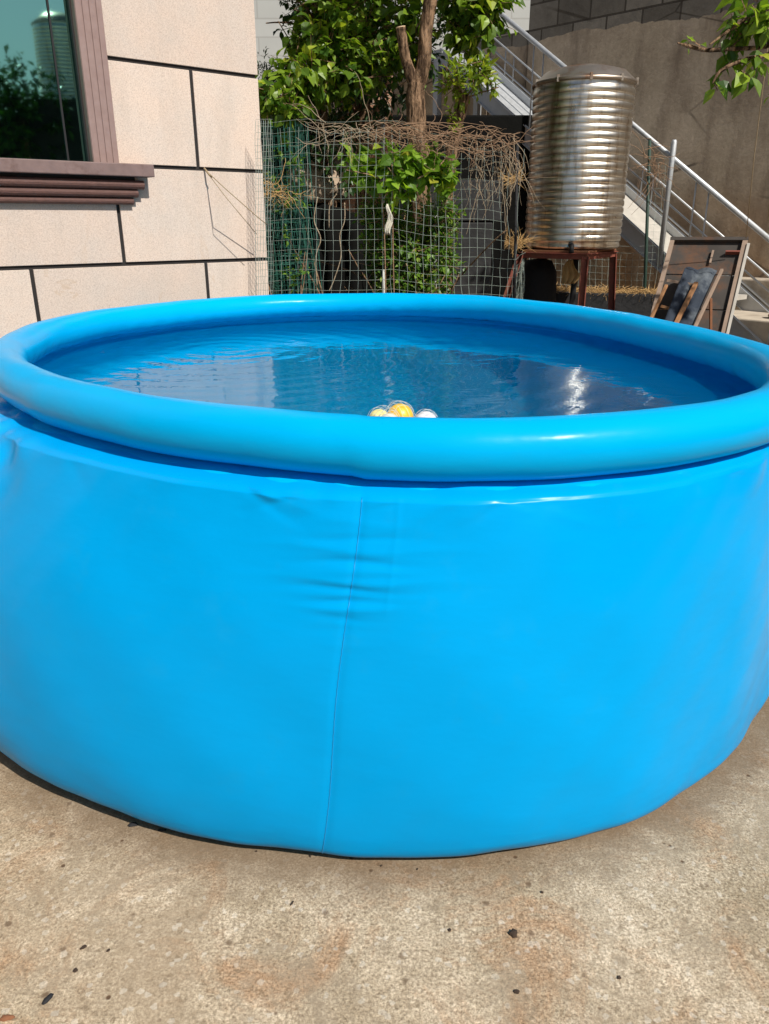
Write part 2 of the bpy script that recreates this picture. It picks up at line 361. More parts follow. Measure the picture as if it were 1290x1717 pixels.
for ri, (z0, z1) in enumerate(rows):
    js = [0.0]; s = -.462 if (ri % 2 == 0) else -1.0
    # rows: z 1.795-2.34 has its joint at -.457, 1.25-1.795 at -1.0, .705-1.25 at -.47
    while s > -7: js.append(s); s -= 1.08
    js.append(-7)
    for a, c in zip(js[1:], js[:-1]):
        segs = [(a, c)]
        if z1 > WZ0 + .02 and z0 < WZ1 - .02:
            segs = []
            for q0, q1 in ((a, min(c, WS0)), (max(a, WS1), c)):
                if q1 - q0 > .03: segs.append((q0, q1))
        for q0, q1 in segs:
            e0 = 0 if abs(q0 - WS1) < .001 else g; e1 = 0 if (abs(q1 - WS0) < .001 or q1 == 0) else g
            zz1 = min(z1, 6)
            wbox(b, q0 + e0, q1 - e1, z0 + g, zz1 - g, -.0115, 0)
cl = b.build('cladding', M['granite'], house, bevel=.002)
b = MB()   # return side of the house, round the corner
for ri, (z0, z1) in enumerate(rows):
    for k in range(5): wbox(b, -.0115, 0, z0 + g, min(z1, 6) - g, -.013 - (k + 1) * .9 + g, -.013 - k * .9 - g)
b.build('side_cladding', M['granite'], house, bevel=.002)
b = MB(); wbox(b, -7.3, .35, 6.0, 6.18, -4.8, .35); b.build('roof', M['sand'], house)
# window
win = MB()
def surround(b, a, c, z0, z1, vertical=True):
    # grooved architrave: five ribs with fine gaps
    n = 4
    if vertical:
        w = (c - a) / n
        for k in range(n): wbox(b, a + k * w + .003, a + (k + 1) * w - .003, z0, z1, -.10, .012 - .0 * k)
        wbox(b, a + .001, c - .001, z0, z1, -.12, .006)
    else:
        h = (z1 - z0) / n
        for k in range(n): wbox(b, a, c, z0 + k * h + .003, z0 + (k + 1) * h - .003, -.10, .012)
        wbox(b, a, c, z0 + .001, z1 - .001, -.12, .006)
surround(win, -1.118, WS1, WZ0, WZ1 - .155); surround(win, WS0, WS0 + .153, WZ0, WZ1 - .155); surround(win, WS0, WS1, WZ1 - .153, WZ1, False)
fr = win.build('window', M['frame'], house, bevel=.002)
b = MB(); wbox(b, -2.597, -1.118, 1.803, 3.345, -.075, -.069); b.build('pane', M['glass'], fr)
b = MB(); wbox(b, -1.236, -1.226, 1.803, 3.345, -.0685, -.062); wbox(b, -2.59, -1.12, 1.803, 1.812, -.0685, -.05); wbox(b, -1.125, -1.118, 1.803, 3.345, -.0685, -.045); b.build('sash_strip', M['dark'], fr)
b = MB()
wbox(b, WS0 - .15, -.80, 1.733, 1.80, -.02, .105)      # top slab
b.build('sill', M['sill'], fr, bevel=.005)
b = MB()
def wtube(b, s0, s1, z, p, r, sq=1.0): b.tube([W(s0, z, p), W(s1, z, p)], r, 14)
wtube(b, WS0 - .13, -.855, 1.690, .050, .025); wtube(b, WS0 - .12, -.89, 1.645, .034, .024); wtube(b, WS0 - .11, -.915, 1.602, .020, .020)
b.build('moulding', M['mould'], fr)
b = MB(); wbox(b, WS0 - .12, -.90, 1.712, 1.735, -.01, .045); wbox(b, WS0 - .11, -.92, 1.653, 1.677, -.01, .03); b.build('sill_shade', M['grout'], fr)  # dark strips paint the shade under the slab and between the mouldings

# ---------------------------------------------------------------- pool
PC = Vector((-.036, 3.204, 0)); ZR = 1.02; RT = .073
fr_ = [(108, 672), (271, 716), (461, 736.5), (700, 747), (937, 752), (1078, 743), (1187, 721)]
bk_ = [(28, 590), (100, 558), (271, 529), (461, 514), (700, 510.5), (807, 518), (1024, 544), (1187, 582)]
A = []; B = []
for x, y in fr_ + bk_:
    p = onz(x, y, ZR) - PC; ph = math.atan2(p.x, -p.y); rr = math.hypot(p.x, p.y)
    A.append([1] + [f(k * ph) for k in (1, 2, 3) for f in (math.cos, math.sin)]); B.append(rr)
A = np.array(A); B = np.array(B); reg = np.diag([0, .01, .01, .02, .02, .25, .25])
CF = np.linalg.solve(A.T @ A + reg, A.T @ B)
def rimr(ph): return float(CF @ np.array([1] + [f(k * ph) for k in (1, 2, 3) for f in (math.cos, math.sin)]))
def dirp(ph): return Vector((math.sin(ph), -math.cos(ph), 0))
def wrap(a): return (a + math.pi) % (2 * math.pi) - math.pi
pool = empty('swimming_pool', PC, 'big round bright blue inflatable swimming pool on the concrete yard', 'swimming pool')
# rim ring
b = MB(); NP, NT = 300, 40; vs = []; fs = []
for i in range(NP):
    ph = 2 * math.pi * i / NP; r0 = rimr(ph); c = PC + dirp(ph) * (r0 + .004 * noise1(ph * 5, 8)) + Vector((0, 0, ZR + .004 * noise1(ph * 2, 5)))
    t = (PC + dirp(ph + .01) * rimr(ph + .01)) - (PC + dirp(ph - .01) * rimr(ph - .01)); t.z = 0; t.normalize()
    nrm = Vector((t.y, -t.x, 0))
    if nrm.dot(dirp(ph)) < 0: nrm = -nrm
    for k in range(NT):
        a = 2 * math.pi * k / NT
        rt = RT * (1 + .02 * noise1(ph * 4, 1) - .05 * (1 - math.cos(ph)) / 2)
        # small gathers on the inside lower edge where the ring is welded to the liner
        if math.sin(a) < -.2 and math.cos(a) < .3: rt *= 1 + .02 * math.sin(ph * 90 + 3 * math.sin(ph * 7))
        vs.append(c + nrm * (rt * math.cos(a)) + Vector((0, 0, rt * .97 * math.sin(a))))
for i in range(NP):
    for k in range(NT):
        i2 = (i + 1) % NP; k2 = (k + 1) % NT; fs.append((i * NT + k, i2 * NT + k, i2 * NT + k2, i * NT + k2))
b.add(vs, fs); b.build('inflatable_rim', M['rimv'], pool, smooth=True)
# liner
BT = [(-180, 1.74), (-60, 1.75), (-37, 1.750), (-21, 1.743), (-8, 1.741), (11, 1.768), (20, 1.760), (34, 1.718), (47, 1.68), (65, 1.66), (110, 1.68), (180, 1.74)]
def BASEF(ph):
    d = math.degrees(wrap(ph))
    for (a0, r0), (a1, r1) in zip(BT, BT[1:]):
        if d <= a1: t = (d - a0) / (a1 - a0); t = t * t * (3 - 2 * t); return r0 + (r1 - r0) * t
    return 1.74
KZ = [(.0, .66), (.008, .78), (.02, .87), (.04, .94), (.07, .985), (.11, 1.01), (.2, 1.03), (.35, .98), (.5, .88), (.65, .73), (.8, .485), (.9, .315), (.918, .285), (.926, .24), (.931, .17), (.935, .06), (.938, .0), (.953, .0)]
def kz(z):
    h = min(.07, z * .5, (.905 - z) * .5)
    if h <= .004: return kz0(z)
    return sum(kz0(z + h * q / 4) for q in range(-4, 5)) / 9
def kz0(z):
    for (z0, k0), (z1, k1) in zip(KZ, KZ[1:]):
        if z <= z1: return k0 + (k1 - k0) * (z - z0) / (z1 - z0)
    return 0
SEAM = R(-2.4)
def seam_phi(z): return SEAM + R(2.2) * (z - .45) * 1.7 + .003 * math.sin(z * 9)
CR = [(.872, .005, .10, .6), (.838, -.008, .12, .8), (.815, .006, .20, .8), (.787, -.011, .10, 1.0), (.768, .006, .13, .8), (.748, .007, .18, .9), (.729, -.011, .12, 1.0), (.704, -.012, .09, 1.0), (.690, .008, .08, .8), (.667, -.006, .07, .9), (.640, -.004, .08, .7), (.61, .003, .06, .6)]
random.seed(3)
PUCK = [(random.uniform(-math.pi, math.pi), random.uniform(.015, .05), random.uniform(-1, 1), random.uniform(.02, .09), random.uniform(-1.2, 1.2)) for _ in range(150)]
PUCK += [(random.uniform(R(-14), R(14)), random.uniform(.01, .03), random.uniform(-.8, .8), random.uniform(.03, .07), random.uniform(-2.5, 2.5)) for _ in range(22)]
def disp(ph, z):
    d = 0; ph = wrap(ph)
    x = ph - seam_phi(z)
    if abs(x) < .35:
        for cz, amp, wd, sh in CR:
            q = (z - cz - .012 * x - .004 * math.sin(x * 30 + cz * 90)) / .0082
            if abs(q) < 3.5: d += .46 * amp * sh * math.exp(-q * q) * math.exp(-(x / (wd * .62)) ** 2)
        d += -.0022 * math.exp(-(x / .007) ** 2) * min(1, z / .1)       # the welded vertical seam draws the sheet in
        if z > .66: d += .0009 * min(1, (z - .66) / .05) * math.exp(-((x - .05) / .004) ** 2)
    if z > .8:
        w = min(1, (z - .80) / .12)
        for p0, wd, am, ln, sl in PUCK:
            q = wrap(ph - p0 - sl * (.95 - z))
            if abs(q) < wd * 3 and z > .95 - ln * 1.6: d += w * am * (.0030 if -.1 < p0 < .5 else .0050) * math.exp(-(q / wd) ** 2) * max(0, min(1, (z - (.95 - ln * 1.6)) / .04))
    # deep gathers on the left flank, where the ring narrows
    q = (ph - R(-50)) / R(8.5); g_ = math.exp(-q * q)
    if g_ > .01 and z > .6:
        d += g_ * min(1, (z - .6) / .2) * (.020 * math.sin(ph * 38 + 16 * z + 1.1 * math.sin(z * 21)) + .010 * math.sin(ph * 75 - 30 * z + 2 * math.sin(z * 13)))
    d += .006 * noise1(ph * 3 + z * 2, 4) + .0025 * noise1(ph * 9 - z * 5, 7)
    if z < .06: d += .010 * noise1(ph * 5, 3) * (1 - z / .06) 
    return d
def liner_r(ph, z): 
    r0 = rimr(ph); k = kz(z)
    if z > .93:      # tuck under the ring
        pass
    t = min(1, max(0, (.953 - z) / .018)); lip = .036 * math.sin(t * math.pi / 2)
    return r0 + lip + (BASEF(ph) - r0 - .036) * k + disp(ph, z)
phs = []
x = -math.pi
while x < math.pi - 1e-6:
    phs.append(x); a = abs(x - SEAM)
    x += .0025 if a < .30 else (.0045 if -2.0 < x < 1.6 else .012)
zs = []
z = 0.0
while z < .953: zs.append(z); z += .006 if z < .06 else ((.002 if z > .91 else .006) if (z > .42) else .02)
zs.append(.953)
vs = []; fs = []; n1 = len(phs); n2 = len(zs)
for ph in phs:
    for z in zs:
        p = PC + dirp(ph) * liner_r(ph, z); vs.append((p.x, p.y, z + .002))
for i in range(n1):
    i2 = (i + 1) % n1
    for j in range(n2 - 1): fs.append((i * n2 + j, i2 * n2 + j, i2 * n2 + j + 1, i * n2 + j + 1))
b = MB(); b.add(vs, fs); b.build('side_wall', M['side'], pool, smooth=True)
M['inner'] = m_vinyl('blue_vinyl_inside_lit', (.0, .44, .84))  # side blue made brighter: light scattered by the water put into the colour
vs = []; fs = []; phs2 = [2 * math.pi * i / 420 - math.pi for i in range(420)]; zs2 = [.012 + .936 * j / 70 for j in range(71)]; n1 = 420; n2 = 71
for ph in phs2:
    for j, z in enumerate(zs2):
        gath = .006 * math.sin(ph * 46 + 3 * math.sin(ph * 5)) * max(0, 1 - abs(z - .93) / .08)
        p = PC + dirp(ph) * (liner_r(ph, z) - .006 - max(0, .05 - z) * .5 - gath); vs.append((p.x, p.y, z + .002))
for i in range(n1):
    i2 = (i + 1) % n1
    for j in range(n2 - 1): fs.append((i * n2 + j, i * n2 + j + 1, i2 * n2 + j + 1, i2 * n2 + j))
o = len(vs)
for ph in phs2: p = PC + dirp(ph) * 1.2; vs.append((p.x, p.y, .014 + .004 * noise1(ph * 9)))
vs.append((PC.x, PC.y, .014)); cidx = len(vs) - 1
for i in range(n1):
    i2 = (i + 1) % n1; fs.append((i * n2, i2 * n2, o + i2, o + i)); fs.append((o + i, o + i2, cidx))
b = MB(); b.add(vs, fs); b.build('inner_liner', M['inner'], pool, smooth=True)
# fine welded seam line
b = MB(); pts = []
for i in range(160):
    z = .012 + i / 159 * .912; ph = seam_phi(z); p = PC + dirp(ph) * (liner_r(ph, z) + .0004); pts.append((p.x + .0006 * math.sin(i * 1.9), p.y, z + .002))
b.tube(pts, .0011, 5); b.build('seam', M['seam'], pool, smooth=True)
# water
ZW = .922
def m_water():
    n = NM('pool_water'); n.n.remove(n.p)
    h = n.noise(2.2, 4, .55, n.mp((1, 1.25, 1)), .8); h2 = n.noise(9, 3, .5, n.mp((1, 1.4, 1)), .6)
    wv = n.n.new('ShaderNodeTexWave'); wv.wave_type = 'RINGS'; wv.rings_direction = 'SPHERICAL'; wv.inputs['Scale'].default_value = 2.6; wv.inputs['Distortion'].default_value = 1.6; wv.inputs['Detail'].default_value = 2
    mp = n.mp(loc=(.75, -3.7, -ZW)); n.l.new(mp, wv.inputs['Vector'])
    hh = n.math('ADD', n.math('MULTIPLY', h, 1.0), n.math('ADD', n.math('MULTIPLY', h2, .22), n.math('MULTIPLY', wv.outputs['Fac'], .16)))
    bp = n.bump(hh, .15, .03)
    gl = n.n.new('ShaderNodeBsdfGlossy'); gl.inputs['Roughness'].default_value = .0; gl.inputs['Color'].default_value = (.82, .88, .92, 1); n.l.new(bp, gl.inputs['Normal'])
    tr = n.n.new('ShaderNodeBsdfTransparent'); tr.inputs[0].default_value = (.34, .84, .80, 1)
    rf = n.n.new('ShaderNodeBsdfRefraction'); rf.inputs['IOR'].default_value = 1.33; rf.inputs['Color'].default_value = (.30, .84, .80, 1); rf.inputs['Roughness'].default_value = 0; n.l.new(bp, rf.inputs['Normal'])
    df = n.n.new('ShaderNodeBsdfDiffuse'); df.inputs[0].default_value = (.0, .32, .62, 1)
    m1 = n.n.new('ShaderNodeMixShader'); m1.inputs[0].default_value = .42; n.l.new(tr.outputs[0], m1.inputs[1]); n.l.new(rf.outputs[0], m1.inputs[2])
    md = n.n.new('ShaderNodeMixShader'); md.inputs[0].default_value = .14; n.l.new(m1.outputs[0], md.inputs[1]); n.l.new(df.outputs[0], md.inputs[2]); m1 = md
    fr = n.n.new('ShaderNodeFresnel'); fr.inputs[0].default_value = 1.33; n.l.new(bp, fr.inputs['Normal'])
    m2 = n.n.new('ShaderNodeMixShader'); n.l.new(fr.outputs[0], m2.inputs[0]); n.l.new(m1.outputs[0], m2.inputs[1]); n.l.new(gl.outputs[0], m2.inputs[2])
    n.l.new(m2.outputs[0], n.out.inputs[0]); return n.m
M['water'] = m_water()
b = MB(); vs = []; fs = []; NA, NRr = 360, 120
for i in range(NA):
    ph = 2 * math.pi * i / NA; rm = liner_r(ph, ZW) - .004
    for j in range(1, NRr + 1):
        r_ = rm * j / NRr; p = PC + dirp(ph) * r_
        w = .0012 * math.sin(6 * p.x + 3 * p.y) * math.sin(4.3 * p.y - 2 * p.x) + .0004 * math.sin(13 * p.y + 5 * math.sin(3 * p.x)) 
        vs.append((p.x, p.y, ZW + w * min(1, (rm - r_) / .2 + .15)))
for i in range(NA):
    i2 = (i + 1) % NA
    for j in range(NRr - 1): fs.append((i * NRr + j, i * NRr + j + 1, i2 * NRr + j + 1, i2 * NRr + j))
vs.append((PC.x, PC.y, ZW)); c = len(vs) - 1
for i in range(NA): fs.append((c, i * NRr, ((i + 1) % NA) * NRr))
b.add(vs, fs); tag(b.build('water', M['water'], smooth=True), kind='structure')
# floating balls in a net bag
BALLS = []
def ball(px, py, rad, col, label, rim=(.75, .75, .75)):
    c = onz(px, py, ZW + rad * .25); 
    n = NM('plastic_ball'); f = n.noise(20, 3); n.set(n.mix(f, tuple(x * .92 for x in col), col), .35, 0, .4, n.bump(f, .05, .004)); 
    bb = MB(); prof = [(max(1e-5, rad * math.sin(math.pi * t / 24)), -rad * math.cos(math.pi * t / 24)) for t in range(25)]
    bb.lathe(prof, 36, c)
    bb.tube([c + Vector((math.cos(a), math.sin(a), 0)) * rad * 1.002 for a in [2 * math.pi * k / 40 for k in range(41)]], .0012, 5, False)
    ob = bb.build('floating_ball', n.m, smooth=True); tag(ob, label, 'ball', 'plastic balls floating in the net'); BALLS.append((c, rad)); return ob
ball(671, 699, .041, (.90, .55, .06), 'bright yellow ball, middle and tallest in the floating net')
ball(636, 704, .033, (.80, .72, .30), 'pale cream-yellow ball at the left end of the floating net')
ball(714, 709, .035, (.78, .78, .82), 'white ball at the right end of the floating net')
ball(652, 712, .034, (.75, .74, .60), 'off-white ball low in the net behind the front rim, left of the bright yellow one')
b = MB()      # net bag draped over the balls
cx = sum(c.x for c, r in BALLS) / 4; cy = sum(c.y for c, r in BALLS) / 4
def neth(x, y):
    z = ZW + .004
    for c, r in BALLS:
        d = math.hypot(x - c.x, y - c.y); rr = r * 1.32
        if d < rr: z = max(z, c.z + math.sqrt(max(0, (r * 1.1) ** 2 - min(d, r * 1.09) ** 2)) * 1.0 + .003 - (max(0, d - r) * .6))
    z += .020 * math.exp(-(((x - cx + .02) / .03) ** 2 + ((y - cy) / .04) ** 2))
    return z
NN = 15
for k in range(NN + 1):
    for sgn in (1, -1):
        pts = []
        for j in range(41):
            u = (j / 40 - .5) * .34; v = (k / NN - .5) * .42
            x = cx + (u + v) * .62; y = cy + sgn * (u - v) * .40
            if ((x - cx) / .125) ** 2 + ((y - cy) / .085) ** 2 < 1: pts.append((x, y, neth(x, y)))
        if len(pts) > 2: b.tube(pts, .0006, 3, False)
tag(b.build('net_bag', M['netw'], smooth=True), 'fine white net bag floating around the yellow and white balls', 'net bag')

# ---------------------------------------------------------------- retaining wall, stairs (az 140)
A2 = R(140); V = Vector((math.sin(A2), math.cos(A2), 0)); N2 = Vector((-V.y * -1, 0, 0)) if False else Vector((math.cos(A2), -math.sin(A2), 0))
P1 = Vector((2.809, 8.2, 0))
def S(s, z, off=0): return P1 + V * s - N2 * -off * 1.0 + Vector((0, 0, z)) if False else P1 + V * s + Vector((.766, .643, 0)) * off + Vector((0, 0, z))
MS = Matrix((V, Vector((.766, .643, 0)), Vector((0, 0, 1)))).transposed()
def sbox(b, s0, s1, z0, z1, o0, o1): b.box(S((s0 + s1) / 2, (z0 + z1) / 2, (o0 + o1) / 2), (s1 - s0, o1 - o0, z1 - z0), MS)
WO = 1.05
def local_wall(name, segs, mat, label, cat):
    # built in its own axes so that its texture runs along it
    b = MB()
    for s0, s1, z0, z1, o0, o1 in segs: b.box(((s0 + s1) / 2, (o0 + o1) / 2, (z0 + z1) / 2), (s1 - s0, o1 - o0, z1 - z0))
    o = b.build(name, mat, bevel=.02); o.location = P1; o.rotation_euler = (0, 0, math.atan2(V.y, V.x) + R(4)); return tag(o, label, cat)
rw = local_wall('retaining_wall', [(-2.62, 9, 0, 4.9, WO, WO + .4), (-3.2, -2.62, 0, 3.66, WO + .003, WO + .4), (-3.75, -3.2, 0, 3.80, WO, WO + .397), (-7.5, -3.75, 0, 3.52, WO + .003, WO + .4)], M['retain'], 'tall brown stained concrete retaining wall with grey blocks on top behind the steel stairs', 'wall')
stairs = empty('steel_stairs', S(0, 0, .4), 'galvanised steel outdoor staircase with tube handrails against the brown retaining wall', 'staircase')
SL = -.68; SW = .72
def zt(s): return 1.2 + SL * s
s_top, s_bot = -3.3, 1.68
for off in (0, SW):
    b = MB(); a = S(s_top, zt(s_top) - .09, off); c = S(s_bot, zt(s_bot) - .09, off)
    b.bar(a, c, .008, .17); b.bar(a + Vector((0, 0, .09)), c + Vector((0, 0, .09)), .05, .008); b.bar(a - Vector((0, 0, .10)), c - Vector((0, 0, .10)), .05, .008)
    b.build('stringer', M['galv'], stairs)
ns = 18
for k in range(ns):
    if k < 13: continue
    s = s_top + .12 + (s_bot - s_top - .2) * k / (ns - 1); b = MB(); zz = zt(s) - .10
    sbox(b, s - .13, s + .13, zz - .004, zz + .004, .03, SW - .03); sbox(b, s + .122, s + .13, zz - .04, zz - .005, .03, SW - .03); sbox(b, s - .13, s - .122, zz - .04, zz - .005, .03, SW - .03)
    b.build('tread', M['tread'] if k > 9 else M['galv'], stairs)
b = MB(); b.bar(S(s_top, zt(s_top) - .10, SW / 2), S(-1.3, zt(-1.3) - .10, SW / 2), SW - .02, .006); [b.bar(S(s_top, zt(s_top) - .09, q), S(-1.3, zt(-1.3) - .09, q), .012, .014) for q in (.2, .38, .56)]; b.build('soffit', M['galv'], stairs)
b = MB(); b.bar(S(-1.29, zt(-1.29) - .10, SW / 2), S(.45, zt(.45) - .10, SW / 2), SW - .02, .006); b.build('soffit', M['tread'], stairs)
b = MB(); sbox(b, -4.9, s_top - .01, 3.32, 3.44, 0, SW); b.build('landing', M['galv'], stairs)
def zh(s): return 2.05 + SL * s
for off in (0, SW):
    hr = .026 if off == 0 else .010; dz = 0 if off == 0 else -.55; b = MB(); b.tube([S(-3.4, zh(-3.4) + dz, off), S(s_bot, zh(s_bot) + dz, off)], hr, 12); b.tube([S(-5, zh(-3.4) + dz, off), S(-3.4, zh(-3.4) + dz, off)], hr, 12)
    b.build('handrail', M['galv'], stairs, smooth=True)
    b = MB(); b.tube([S(-3.4, zh(-3.4) - (.40 if off == 0 else .8), off), S(s_bot, zh(s_bot) - (.40 if off == 0 else .8), off)], .010, 8); b.build('mid_rail', M['galv'], stairs, smooth=True)
    for s in (-2.9, -2.76, -1.84, -1.70, -.79, -.65, .27, .41, 1.2, 1.34):
        b = MB(); b.tube([S(s, zt(s) - .02, off), S(s, zh(s) - (.02 if off == 0 else .57), off)], .008, 6); b.build('baluster', M['galv'], stairs, smooth=True)
for s, off, top in ((0, -.03, 2.22), (1.55, -.03, 1.1)):
    b = MB(); b.tube([S(s, zt(s) - .13, off), S(s, top - .02, off), S(s, top, off)], [.027, .027, .018], 12); b.build('newel_post', M['galv'], stairs, smooth=True)
for s, off in ((-3.35, .0), (-3.35, SW), (-4.7, 0)):
    b = MB(); b.box(S(s, 1.66, off), (.075, .075, 3.31), MS); b.build('support_post', M['galv'], stairs)

# pale building far behind
b = MB(); b.box((0, 18, 5), (18, 5, 10)); bl = b.build('background_building', M['far'], None); bl.location = (0, 0, 0)
tag(bl, 'pale grey tiled building wall far behind the trees and the stairs', 'building')

# ---------------------------------------------------------------- water tank on its stand
TX, TY = 1.665, 7.25
tz0 = 1.262
tank = empty('water_tank', (TX, TY, tz0), 'ribbed stainless steel water tank standing on the rusty red stand', 'water tank')
def tank_profile(Rr, Ht, n):
    prof = [(0.001, 0), (Rr - .03, 0), (Rr - .005, .012), (Rr, .03)]
    per = (Ht - .12) / n
    for k in range(n):
        z0 = .06 + k * per
        for a, q in ((0, -.005), (.07, .001), (.2, .005), (.5, .007), (.8, .005), (.93, .001)): prof.append((Rr + q, z0 + per * a))
    prof += [(Rr - .002, .06 + n * per), (Rr, Ht - .03)]
    return prof
TR, THt = .410, 1.30
b = MB(); b.lathe(tank_profile(TR, THt, 21), 72, (TX, TY, tz0)); b.build('shell', M['tank'], tank, smooth=True)
b = MB(); b.lathe([(TR - .002, THt - .032), (TR + .018, THt - .03), (TR + .020, THt - .005), (TR + .008, THt), (TR - .01, THt + .012), (TR * .80, THt + .075), (TR * .5, THt + .108), (TR * .27, THt + .118), (TR * .25, THt + .128), (.001, THt + .132)], 72, (TX, TY, tz0)); b.build('lid', M['tanktop'], tank, smooth=True)
for k in range(10):
    a = k * 2 * math.pi / 10 + .2; b = MB(); b.box((TX + (TR + .012) * math.cos(a), TY + (TR + .012) * math.sin(a), tz0 + THt - .01), (.02, .02, .05)); b.build('lid_clip', M['tanktop'], tank)
b = MB(); b.tube([(TX - .1, TY - TR + .02, tz0 + .04), (TX - .1, TY - TR - .04, tz0 + .04), (TX - .1, TY - TR - .05, tz0 - .02)], .02, 10); b.build('outlet', M['dark'], tank, smooth=True)
stand = empty('tank_stand', (TX, TY, 0), 'rusty red angle-iron stand carrying the water tank', 'stand')
cor = {'left': at(876, 420, 7.05), 'near': at(987, 420, 6.72), 'right': at(1033, 424, 7.3), 'far': at(918, 420, 7.75)}
for k in cor: cor[k].z = 1.235
c0 = sum((v for v in cor.values()), Vector()) / 4
order = ['left', 'near', 'right', 'far']
for i, k in enumerate(order):
    a = cor[k]; d = (a - c0); d.z = 0; d.normalize(); foot = a + {'left': Vector((-.34, -.06, 0)), 'near': Vector((.0, -.02, 0)), 'right': Vector((.09, .03, 0)), 'far': d * .1}[k]; foot.z = 0
    b = MB(); a2 = a - Vector((0, 0, .02)); b.bar(foot, a2, .052, .008); off = Vector((-.022, .022, 0)); b.bar(foot + off, a2 + off, .008, .05); b.build('leg', M['redsteel'], stand)
    nx_ = cor[order[(i + 1) % 4]]; b = MB(); b.bar(a - Vector((0, 0, .02)), nx_ - Vector((0, 0, .02)), .008, .05); b.bar(a, nx_, .045, .006); b.build('top_rail', M['redsteel'], stand)
b = MB(); q = [cor[k] + Vector((0, 0, .008)) for k in order]; q2 = [p + Vector((0, 0, .014)) for p in q]; b.add(q + q2, [(3, 2, 1, 0), (4, 5, 6, 7)] + [(i, (i + 1) % 4, 4 + (i + 1) % 4, 4 + i) for i in range(4)]); b.build('platform', M['rust'], stand)

# ---------------------------------------------------------------- tubes/leaf helpers
def leafmesh(b, c, size, nrm, dirv, wide=.6, fold=.25, curl=.2):
    t = dirv.normalized(); x = t.cross(nrm)
    if x.length < 1e-4: x = Vector((1, 0, 0))
    x.normalize(); n_ = x.cross(t)
    L = size; w = size * wide * .5
    pts = [Vector((0, 0, 0)), (x * w * .75 + t * L * .25 + n_ * w * fold), (x * w + t * L * .5 + n_ * (w * fold - curl * L * .1)), (t * L - n_ * L * curl), (-x * w + t * L * .5 + n_ * (w * fold - curl * L * .1)), (-x * w * .75 + t * L * .25 + n_ * w * fold), (t * L * .5 - n_ * curl * L * .2)]
    b.add([c + p for p in pts], [(0, 1, 6), (1, 2, 6), (2, 3, 6), (3, 4, 6), (4, 5, 6), (5, 0, 6)])
def rv(r=1.0):
    while True:
        v = Vector((random.uniform(-1, 1), random.uniform(-1, 1), random.uniform(-1, 1)))
        if 0.01 < v.length < 1: return v * r
def crown(b, blobs, n, size, wide=.62, droop=.5, tb=None, clus=7, spread=.14, shell=.55, upw=.6):
    # blobs: (centre, (rx, ry, rz)); leaves sit in twig clusters through the volume, denser towards the outside
    vol = [bl[1][0] * bl[1][1] * bl[1][2] for bl in blobs]; tot = sum(vol)
    for (c, rad), v in zip(blobs, vol):
        k = max(1, int(n * v / tot / clus))
        for _ in range(k):
            d = rv(); d = d * (max(d.length, shell * random.random() ** .3) / d.length) if d.length else d
            cc = Vector(c) + Vector((d.x * rad[0], d.y * rad[1], d.z * rad[2]))
            tw = (d.normalized() * .7 + rv() * .7 + Vector((0, 0, .15))).normalized()
            sp = spread * random.uniform(.6, 1.3)
            if tb is not None: tb.tube([cc - tw * sp * .9, cc, cc + tw * sp], [.004, .003, .0015], 3, False)
            for j in range(clus):
                f = (j + .5) / clus * 2 - 1
                side = rv().normalized(); dv = (tw * .5 + side + Vector((0, 0, -droop))).normalized()
                nn = (Vector((0, 0, upw)) + rv() * .7 + sv * .35)
                leafmesh(b, cc + tw * sp * f + side * .01, size * random.uniform(.5, 1.25), nn, dv, wide * random.uniform(.85, 1.15), .25, random.uniform(0, .35))
def branchy(b, a, d, L, r, depth, gr=.55):
    a = Vector(a); pts = [a]; rr = [r]; n = 6; dd = Vector(d).normalized()
    for i in range(n):
        dd = (dd + rv() * .16).normalized(); a = a + dd * L / n; pts.append(a); rr.append(r * (1 - .5 * (i + 1) / n))
    b.tube(pts, rr, 6)
    if depth > 0:
        for k in range(3):
            p = pts[random.randint(2, n)]; branchy(b, p, dd + rv() * .9, L * .65, r * gr, depth - 1)
def gnarly(path, radii, n=12, steps=8, rough=.06):
    # smooth bumpy trunk through the given points
    pts = []; rr = []
    P = [Vector(p) for p in path]
    for i in range(len(P) - 1):
        p0 = P[max(i - 1, 0)]; p1 = P[i]; p2 = P[i + 1]; p3 = P[min(i + 2, len(P) - 1)]
        for k in range(steps):
            t = k / steps
            q = .5 * ((2 * p1) + (-p0 + p2) * t + (2 * p0 - 5 * p1 + 4 * p2 - p3) * t * t + (-p0 + 3 * p1 - 3 * p2 + p3) * t ** 3)
            pts.append(q); rr.append((radii[i] * (1 - t) + radii[i + 1] * t) * (1 + rough * noise1(len(pts) * .9, i)))
    pts.append(P[-1]); rr.append(radii[-1]); return pts, rr

# ---------------------------------------------------------------- trees
random.seed(11)
# forked tree with one limb sawn off
TYY = 6.35
root = at(705, 480, TYY); root.z = 0
t1 = empty('forked_tree', root, 'thick forked tree with one limb sawn off flat behind the wire fence', 'tree')
b = MB()
path = [root, at(706, 400, TYY), at(703, 300, TYY), at(699, 215, TYY), at(697, 165, TYY), at(698, 140, TYY)]
p, r_ = gnarly(path, [.10, .088, .078, .074, .070, .058], rough=.05); b.tube(p, r_, 16)
p, r_ = gnarly([at(699, 150, TYY), at(711, 105, TYY), at(714, 55, TYY), at(722, 0, TYY), at(735, -90, TYY - .05), at(740, -180, TYY - .1)], [.055, .050, .048, .048, .045, .03]); b.tube(p, r_, 16)
p, r_ = gnarly([at(697, 145, TYY), at(682, 105, TYY), at(676, 75, TYY - .02), at(672, 46, TYY - .03)], [.050, .038, .036, .036]); b.tube(p, r_, 16)
random.seed(5)
top = at(740, -180, TYY - .1)
